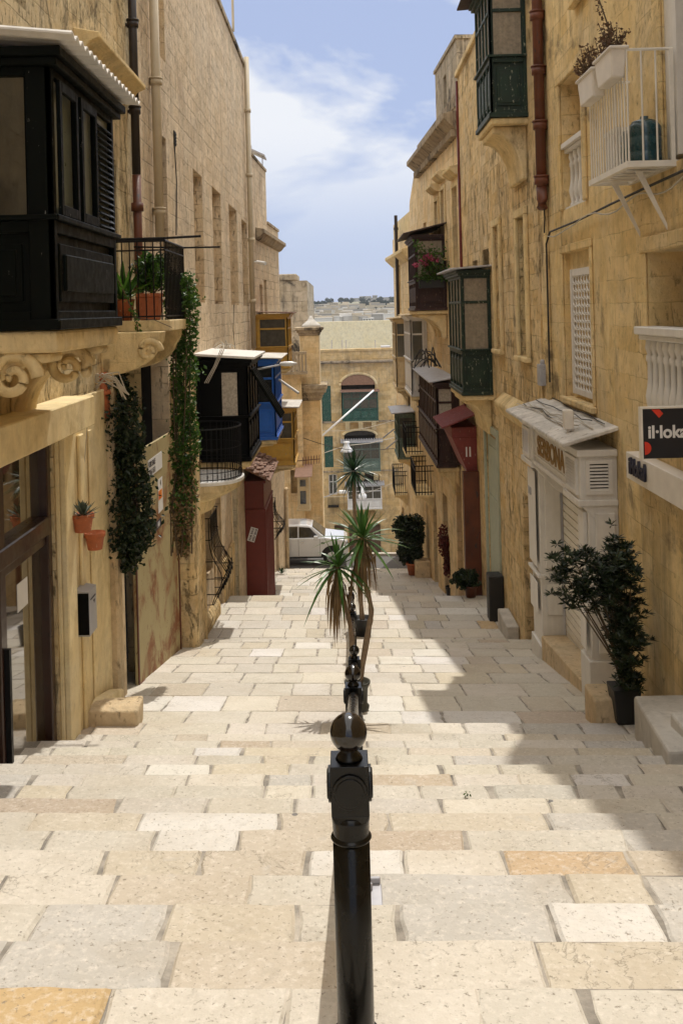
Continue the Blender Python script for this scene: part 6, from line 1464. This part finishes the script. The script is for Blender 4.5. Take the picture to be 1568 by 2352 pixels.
# ------------------------------------------------------------------ white pickup / SUV in the crossing
def car():
    gy = 43.3; gX = at(742, 1300, 43.0).x
    zg = at(742, 1301, 42.4).z+.02
    nose = at(801, 1290, 42.4).x
    X = lambda d: nose-d*.76
    th = thing('white_car', 'white four door pickup style car crossing the street at the foot of the steps', 'car', (X(2.6), 43.3, zg))
    y0, y1 = 42.4, 44.25
    def loop(pts, y, dx=0): return [(X(d), y, zg+h) for d, h in pts]
    low = [(0.05, .45), (.0, .75), (.06, 1.0), (.25, 1.10), (1.35, 1.22), (5.2, 1.22), (5.25, .6), (5.15, .42), (.35, .38)]
    m = MB()
    n = len(low)
    rings = []
    for (yy, k, dz_) in ((y0, .0, 0), (y0+.0, .0, 0)):
        pass
    def ring(y, inset): # shrink toward belt
        cx, cz = 2.6, .8
        return [(X(d+(inset if d < cx else -inset)), y, zg+h+(-inset*.8 if h > .9 else inset*.5)) for d, h in low]
    rs = [ring(y0+.10, .10), ring(y0+.02, .04), ring(y0, 0.0), ring(y0+.03, .0), ring(y1-.03, 0.0), ring(y1, 0), ring(y1-.0+.02, .05), ring(y1-.10+.12, .1)]
    rs = [ring(y0+.0, .05), ring(y0+.03, .0), ring(y1-.03, .0), ring(y1, .05)]
    vs = [p for r in rs for p in r]; fs = [(i*n+k, i*n+(k+1) % n, (i+1)*n+(k+1) % n, (i+1)*n+k) for i in range(len(rs)-1) for k in range(n)]; fs += [tuple(range(n)), tuple(range((len(rs)-1)*n, len(rs)*n))[::-1]]
    m.add(vs, fs); body = m.build('body', M['carpaint'], th, bevel=.09, seg=4, smooth=False)
    # cabin
    cab = [(1.30, 1.20), (2.05, 1.66), (2.35, 1.74), (3.9, 1.76), (4.7, 1.70), (5.1, 1.20)]
    def cr(y, ins, dzz=0): return [(X(d+(ins if d < 3 else -ins)), y, zg+h+dzz) for d, h in cab]
    c0 = cr(y0+.05, 0); 
    a = [(X(d), y0+.05+(h-1.2)*.38, zg+h) for d, h in cab]; b = [(X(d), y1-.05-(h-1.2)*.38, zg+h) for d, h in cab]
    m = MB(); m.prism(a, b); m.build('cabin', M['carpaint'], th, bevel=.07, seg=3)
    def sp(d, h, out=.012): return (X(d), y0+.05+(h-1.2)*.38-out, zg+h)
    for quad in (((1.66, 1.22), (2.18, 1.62), (2.80, 1.66), (2.80, 1.22)), ((2.88, 1.22), (2.88, 1.665), (3.78, 1.665), (3.85, 1.22)), ((3.93, 1.22), (3.86, 1.66), (4.5, 1.63), (4.85, 1.22))):
        m = MB(); m.prism([sp(*q) for q in quad], [sp(q[0], q[1], .002) for q in quad]); m.build('side_window', M['glass_dark'], th)
    m = MB(); m.prism([(X(1.33), y0+.16, zg+1.23), (X(2.04), y0+.28, zg+1.665), (X(2.04), y1-.28, zg+1.665), (X(1.33), y1-.16, zg+1.23)], [(X(1.32), y0+.16, zg+1.25), (X(2.03), y0+.28, zg+1.68), (X(2.03), y1-.28, zg+1.68), (X(1.32), y1-.16, zg+1.25)]); m.build('windscreen', M['glass_dark'], th)
    for d in (.95, 4.2):
        for yy, lab in ((y0-.012, 0), (y1-.22, 0)):
            m = MB(); seg = 28
            def cyl(mm, r, ya, yb): 
                p0 = [(X(d)+r*math.cos(k/seg*6.2832), ya, zg+.38+r*math.sin(k/seg*6.2832)) for k in range(seg)]; mm.prism(p0, [(p[0], yb, p[2]) for p in p0])
            cyl(m, .38, yy, yy+.24); w = m.build('wheel', M['tyre'], th, bevel=.03, seg=2); m = MB(); cyl(m, .24, yy-.006, yy+.05); m.build('rim', M['chrome'], w, bevel=.02)
        m = MB(); pts = [(X(d)+.47*math.cos(k/16*math.pi), zg+.40+.47*math.sin(k/16*math.pi)) for k in range(17)]
        m.prism([(x, y0-.008, z) for x, z in pts], [(x, y0+.04, z) for x, z in pts]); m.build('wheel_arch', M['tyre'], th)
    m = MB(); m.box(X(1.95), X(1.72), y0-.20, y0-.04, zg+1.16, zg+1.33); m.build('door_mirror', M['carpaint'], th, bevel=.03, seg=2)
    for d in (2.62, 3.65): m = MB(); m.box(X(d+.11), X(d-.11), y0-.025, y0-.001, zg+1.02, zg+1.06); m.build('door_handle', M['chrome'], th)
    for d in (1.62, 2.83, 3.9): m = MB(); m.box(X(d)-.006, X(d)+.006, y0-.004, y0+.001, zg+.46, zg+1.17); m.build('door_gap', M['tyre'], th)
    m = MB(); m.box(X(4.9), X(.4), y0-.03, y0+.08, zg+.36, zg+.41); m.build('side_step', M['tyre'], th)
    m = MB(); m.box(X(.32), X(.01), y0+.02, y0+.30, zg+.86, zg+1.02); m.build('headlight', M['glass_dark'], th, bevel=.03)
    m = MB(); m.box(X(1.55), X(1.35), y0-.006, y0+.01, zg+.95, zg+1.02); m.build('side_vent', M['tyre'], th)
car()
q = at(1072, 1792, 7.2); th = thing('weed', 'small green weed growing from a paving joint right of the handrail post', 'plant', (q.x, 7.2, gz(q.x, 7.2))); m = MB(); rw = random.Random(4)
for k in range(14): leaf(m, V((q.x, 7.2, gz(q.x, 7.2)+.02))+V((rw.gauss(0, .02), rw.gauss(0, .02), rw.uniform(-.01, .03))), rw, .013)
m.build('leaves', M['ivy_light'], th)
# ------------------------------------------------------------------ lamps, poles, wires
p0, p1, p2 = at(592, 848, 22.4), at(645, 838, 22.4), at(678, 833, 22.4)
th = thing('street_lamp', 'white street lamp on an arm above the blue balcony', 'street lamp', p0); m = MB(); m.tube([V((-2.95, 22.5, p0.z-.1)), p0, p1], .022, 8); m.build('arm', M['galv'], th, smooth=True)
m = MB(); c = (p1+p2)/2; 
m.lathe((0, 0, 0), [(.01, -.20), (.05, -.18), (.075, -.08), (.075, .06), (.05, .14), (.03, .20)], 16); m.v = [(c.x+z, c.y+x, c.z+y*.75) for x, y, z in m.v]; m.build('lamp_head', M['lamp_white'], th, smooth=True)
q0, q1 = at(742, 1143, 60), at(778, 1130, 60); q2 = at(796, 1130, 60)
th = thing('street_lamp', 'small white street lamp on a thin arm near the lowest white balcony', 'street lamp', q0); m = MB(); m.tube([V((-1.7, 60, q0.z)), q0, q1], .03, 6); m.build('arm', M['galv'], th); m = MB(); m.box(q1.x, q2.x, 59.85, 60.15, q1.z-.08, q1.z+.09); m.build('lamp_head', M['lamp_white'], th, bevel=.03)
h = at(796, 1030, 62); th = thing('street_lamp', 'white bell shaped lamp hanging on a wire above the tall yucca', 'street lamp', h); m = MB(); m.lathe((h.x, 62, h.z-.2), [(.42, 0), (.36, .12), (.2, .32), (.14, .5), (.2, .55), (.2, .62), (.02, .64)], 18); m.build('lamp_head', M['lamp_white'], th, smooth=True)
m = MB(); m.tube([at(745, 1040, 62), at(775, 1030, 62), at(800, 1023, 62), at(850, 1018, 62), at(905, 1005, 62)], .025, 4); tag(m.build('overhead_wire', M['cable_pale']), 'thin overhead wire carrying the hanging lamp', 'wire')
h = at(832, 1137, 70); th = thing('street_lamp', 'small globe lamp hanging before the white balcony', 'street lamp', h); m = MB(); m.lathe((h.x, 70, h.z), [(.02, -.3), (.3, -.2), (.3, .0), (.1, .2), (.05, .9)], 14); m.build('lamp_head', M['lamp_white'], th, smooth=True)
for k, (a, b, y, lab) in enumerate((((680, 1000), (905, 1030), 47, 'sagging thin wire across the crossing'), ((700, 985), (920, 960), 52, 'thin wire strung high across the crossing'), ((740, 1140), (900, 1110), 66, 'low thin wire before the arched house'))):
    pa_, pb2 = at(*a, y), at(*b, y); m = MB(); m.tube([pa_.lerp(pb2, q/10)-V((0, 0, .35*math.sin(math.pi*q/10))) for q in range(11)], .014, 4); tag(m.build('overhead_wire', M['cable_pale'] if k else M['cable_black']), lab, 'wire')
m = MB(); m.tube([at(738, 1002, 50), at(857, 897, 55)], .05, 8); tag(m.build('flag_pole', M['lamp_white'], smooth=True), 'long white bare flagpole slanting out from the left above the street', 'flagpole')
m = MB(); m.tube([at(641, 872, 27.5), at(686, 903, 27.0)], .035, 6); tag(m.build('flag_pole', M['white']), 'short pale pole slanting from the blue balcony', 'flagpole')
# television aerial on the left
a0_ = at(683, 1062, 37.5); th = thing('aerial', 'rusty television aerial sticking out above the small cream window bay', 'aerial', a0_); m = MB(); e = at(735, 1054, 37.5); m.tube([V((-2.75, 37.5, a0_.z)), e], .018, 5)
for k in range(7): p = a0_.lerp(e, .25+k*.12); m.tube([p-V((0, .3, .12)), p+V((0, .3, .12))], .012, 4); m.tube([p-V((0, 0, .14)), p+V((0, 0, .14))], .012, 4)
m.build('rods', M['pipe_rust'], th)
# cables on the balcony roofs
def tangle(c, rx, ry, rz, n, seed, mat, label, r=.010):
    rr = random.Random(seed); m = MB()
    for k in range(n):
        p = V(c)+V((rr.uniform(-rx, rx), rr.uniform(-ry, ry), 0)); q = V(c)+V((rr.uniform(-rx, rx), rr.uniform(-ry, ry), 0)); h = rr.uniform(.3, 1)*rz
        m.tube([p.lerp(q, t/10)+V((0, 0, h*math.sin(math.pi*t/10))) for t in range(11)], r, 5)
    return tag(m.build('cable_tangle', M[mat]), label, 'cables')
tangle(at(975, 848, 29.0)+V((0, .8, .08)), .5, 1.5, .55, 9, 5, 'cable_black', 'looping black cables on the roof of the long brown balcony', .018)
tangle(at(500, 806, 20.3)+V((0, .3, .05)), .35, .5, .18, 7, 6, 'cable_pale', 'pale loose cables on the white roof of the black balcony', .010)
m = MB()
for k in range(3): m.tube([at(507+k*4, 802, 19.8), at(492+k*3, 840, 19.7), at(470+k*4, 880, 19.6)], .009, 4)
m.build('wall_cable', M['cable_pale'], b2)

# ------------------------------------------------------------------ far town and hill
m = MB(); N = 60; D = 24; vs = []
def hillz(x, y):
    if y < 560: return -40+33*max(0, (y-420)/140)
    t = max(0, min(1, (y-560)/700)); return -7+17*t+1.6*noise.noise(V((x*.006, y*.006, 0)))
for j in range(D+1):
    for i in range(N+1):
        x = -700+1400*i/N; y = 320+1300*j/D; vs.append((x, y, hillz(x, y) if y > 420 else -40))
m.add(vs, [(j*(N+1)+i, j*(N+1)+i+1, (j+1)*(N+1)+i+1, (j+1)*(N+1)+i) for j in range(D) for i in range(N)])
M['hill'] = paint('far_hillside', (.16, .15, .09), .95, var=.4, scale=.02, bump=0)
tag(m.build('hill', M['hill'], origin=(0, 900, -30)), kind='structure')
m = MB(); m.quad((-900, 95, -42), (900, 95, -42), (900, 1700, -42), (-900, 1700, -42)); M['sea'] = paint('harbour_water', (.05, .10, .14), .15, var=.1, scale=.1, bump=.1); tag(m.build('water', M['sea'], origin=(0, 500, -42)), kind='structure')
M['town1'] = paint('far_pale_houses', (.52, .45, .34), .9, var=.15, scale=.05, bump=0); M['town2'] = paint('far_grey_houses', (.36, .34, .31), .9, var=.15, scale=.05, bump=0); M['town3'] = paint('far_white_houses', (.68, .65, .6), .9, var=.1, scale=.05, bump=0)
rt = random.Random(77)
def far_house(x, y, z, w, d, h, mat, label=None, rows=0, cols=0, group=None):
    th = thing('far_house', label, 'house', (x, y, z), group); m = MB(); m.box(x-w/2, x+w/2, y, y+d, z-6, z+h); m.box(x-w/2-.2, x+w/2+.2, y-.2, y+d, z+h, z+h+.5)
    if w > 12: m.box(x-w*.3, x-w*.05, y+2, y+d, z+h+.5, z+h+2.6)
    wl = m.build('wall', M[mat], th)
    if rows:
        for r in range(rows):
            for c in range(cols):
                cx = x-w/2+w*(c+.5)/cols; cz = z+h*(r+.5)/rows; m = MB(); m.box(cx-w/cols*.2, cx+w/cols*.2, y-.25, y+.1, cz-h/rows*.25, cz+h/rows*.25); m.build('window', M['void'], th)
    return th
fl = []
for k in range(170):
    y = rt.uniform(560, 880); px = rt.uniform(705, 915); x = at(px, 715, y).x; w = rt.uniform(4, 11); h = rt.uniform(2.5, 4.5)
    fl.append((y, x, w, h))
fl.sort()
for k, (y, x, w, h) in enumerate(fl):
    far_house(x, y, hillz(x, y), w, 8, h, rt.choice(['town1', 'town1', 'town2', 'town3']), 'small flat roofed house in the crowded town on the far shore', 0, 0, 'houses of the far town')
def big(px0, px1, pt, pb, y, mat, label, rows, cols, name='far_building'):
    a, b = at(px0, pb, y), at(px1, pt, y); return far_house((a.x+b.x)/2, y, a.z, b.x-a.x, 20, b.z-a.z, mat, label, rows, cols)
big(752, 776, 696, 712, 900, 'town1', 'pale block on the far hill, left of the long cream building', 4, 5)
big(775, 831, 699, 716, 885, 'town1', 'long cream flat roofed building in the middle of the far hill', 4, 12)
big(804, 912, 683, 692, 1250, 'town2', 'long grey barracks along the crest of the far hill', 0, 0)
big(830, 912, 694, 700, 1100, 'town2', 'grey terrace below the crest of the far hill', 0, 0)
big(856, 866, 679, 684, 1245, 'town2', 'small raised block on top of the hill crest barracks', 1, 3)
big(720, 744, 700, 715, 800, 'town2', 'grey block at the left edge of the far hill', 4, 6)
big(833, 858, 732, 737, 560, 'town3', 'bright white low roof in front of the far town', 1, 4)
tg = 0
for k in range(110):
    band = rt.choice([(740, 912, 1180), (830, 912, 1010), (850, 912, 940), (712, 760, 980), (745, 912, 760)]); px = rt.uniform(band[0], band[1]); y = band[2]+rt.uniform(-30, 30); x = at(px, 710, y).x; z = hillz(x, y)
    h = rt.uniform(3.5, 7)*y/1200; th = thing('far_tree', 'dark rounded tree among the houses on the far hill', 'tree', (x, y, z), 'trees on the far hill'); m = MB()
    for q in range(3): 
        c = V((x+rt.uniform(-.3, .3)*h, y, z+h*rt.uniform(.4, .75))); blob_leaves(m, c, h*.4, h*.3, h*.35, 60, h*.14, rt)
    m.build('crown', M['far_tree'], th); s = MB(); s.tube([(x, y, z-2), (x, y, z+h*.6)], h*.05, 5); s.build('trunk', M['stem'], th)

# ------------------------------------------------------------------ air
HAZE = True
if HAZE:
    m = MB(); m.box(-950, 950, -20, 1720, -46, 60); t = bpy.data.materials.new('haze_air'); t.use_nodes = True; nt = t.node_tree; nt.nodes.clear()
    vo = nt.nodes.new('ShaderNodeVolumePrincipled'); vo.inputs['Color'].default_value = (.80, .87, 1, 1); vo.inputs['Density'].default_value = HD; vo.inputs['Anisotropy'].default_value = .2
    o = nt.nodes.new('ShaderNodeOutputMaterial'); nt.links.new(vo.outputs[0], o.inputs['Volume'])
    tag(m.build('haze', t, origin=(0, 800, -46)), kind='stuff')
# ------------------------------------------------------------------ light, sky, camera
sd = V((.14, .55, 1)).normalized(); el = math.asin(sd.z); az = math.atan2(sd.x, sd.y)
su = bpy.data.lights.new('sun', 'SUN'); su.energy = SUN_E; su.angle = math.radians(.53); su.color = (1, .95, .86)
so = bpy.data.objects.new('sun', su); COL.objects.link(so); so.rotation_euler = sd.to_track_quat('Z', 'Y').to_euler(); so.location = (0, 0, 40)
w = bpy.data.worlds.new('World'); S.world = w; w.use_nodes = True; nt = w.node_tree; nt.nodes.clear()
N_ = nt.nodes.new; Lk = nt.links.new
sky = N_('ShaderNodeTexSky'); sky.sky_type = 'NISHITA'; sky.sun_disc = False; sky.sun_elevation = el; sky.sun_rotation = az; sky.air_density = 1.0; sky.dust_density = .6; sky.ozone_density = 2.5; sky.altitude = 40
bg = N_('ShaderNodeBackground'); bg.inputs[1].default_value = SKY_E; out = N_('ShaderNodeOutputWorld')
tc = N_('ShaderNodeTexCoord'); mp = N_('ShaderNodeMapping'); Lk(tc.outputs['Generated'], mp.inputs[0]); mp.inputs['Scale'].default_value = (1, 1, 2.0); mp.inputs['Location'].default_value = CLOUD_LOC
nz = N_('ShaderNodeTexNoise'); Lk(mp.outputs[0], nz.inputs['Vector']); nz.inputs['Scale'].default_value = 2.6; nz.inputs['Detail'].default_value = 9; nz.inputs['Roughness'].default_value = .55; nz.inputs['Distortion'].default_value = .3
rp = N_('ShaderNodeValToRGB'); rp.color_ramp.elements[0].position = CL0; rp.color_ramp.elements[1].position = CL1; rp.color_ramp.elements[0].color = (.10, .10, .10, 1); rp.color_ramp.elements[1].color = (1, 1, 1, 1); Lk(nz.outputs['Fac'], rp.inputs[0])
def mixn(f, a, b):
    x = N_('ShaderNodeMix'); x.data_type = 'RGBA'
    for k, v in ((0, f), (6, a), (7, b)):
        if isinstance(v, bpy.types.NodeSocket): Lk(v, x.inputs[k])
        else: x.inputs[k].default_value = v
    return x.outputs[2]
K = 1/SKY_E
base_ = mixn(.84, sky.outputs[0], (.42*K, .52*K, .82*K, 1))          # thin even high haze over the clear sky
sp0 = N_('ShaderNodeSeparateXYZ'); Lk(tc.outputs['Generated'], sp0.inputs[0])
mr0 = N_('ShaderNodeMapRange'); mr0.interpolation_type = 'SMOOTHSTEP'; Lk(sp0.outputs[2], mr0.inputs[0]); mr0.inputs[1].default_value = .03; mr0.inputs[2].default_value = .19; mr0.inputs[3].default_value = .12
mu0 = N_('ShaderNodeMath'); mu0.operation = 'MULTIPLY'; Lk(rp.outputs[0], mu0.inputs[0]); Lk(mr0.outputs[0], mu0.inputs[1])
cl = mixn(mu0.outputs[0], base_, (.93*K, .96*K, 1.02*K, 1))
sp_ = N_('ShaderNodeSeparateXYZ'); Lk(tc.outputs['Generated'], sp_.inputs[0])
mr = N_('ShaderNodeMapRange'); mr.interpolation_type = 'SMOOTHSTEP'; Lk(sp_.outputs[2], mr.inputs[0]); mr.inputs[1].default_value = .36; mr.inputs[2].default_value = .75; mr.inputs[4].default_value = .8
hi = mixn(mr.outputs[0], cl, (ZEN, ZEN*.96, ZEN*.90, 1))                # added glow overhead, out of view, to raise the fill light
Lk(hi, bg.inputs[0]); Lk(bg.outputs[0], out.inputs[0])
cam = bpy.data.cameras.new('camera'); co = bpy.data.objects.new('camera', cam); COL.objects.link(co); S.camera = co
cam.sensor_fit = 'VERTICAL'; cam.sensor_height = 36; cam.sensor_width = 24; cam.lens = FP/2352*36
cam.clip_end = 4000; cam.clip_start = .05
from mathutils import Matrix
co.matrix_world = Matrix(((CA, SA*0, 0, 0), (0, 1, 0, 0), (0, 0, 1, 0), (0, 0, 0, 1)))
xw = V((CA, 0, -SA)); yw = V((SA, 0, CA)); zw = V((0, -1, 0))
co.matrix_world = Matrix(((xw.x, yw.x, zw.x, 0), (xw.y, yw.y, zw.y, 0), (xw.z, yw.z, zw.z, 0), (0, 0, 0, 1)))
cam.shift_x = 0; cam.shift_y = -(1176-712)/2352
S.view_settings.view_transform = 'Standard'; S.view_settings.look = 'None'; S.view_settings.exposure = EXPO; S.view_settings.gamma = 1
S.cycles.max_bounces = 8; S.cycles.diffuse_bounces = 5; S.cycles.volume_bounces = 1
S.cycles.use_denoising = True
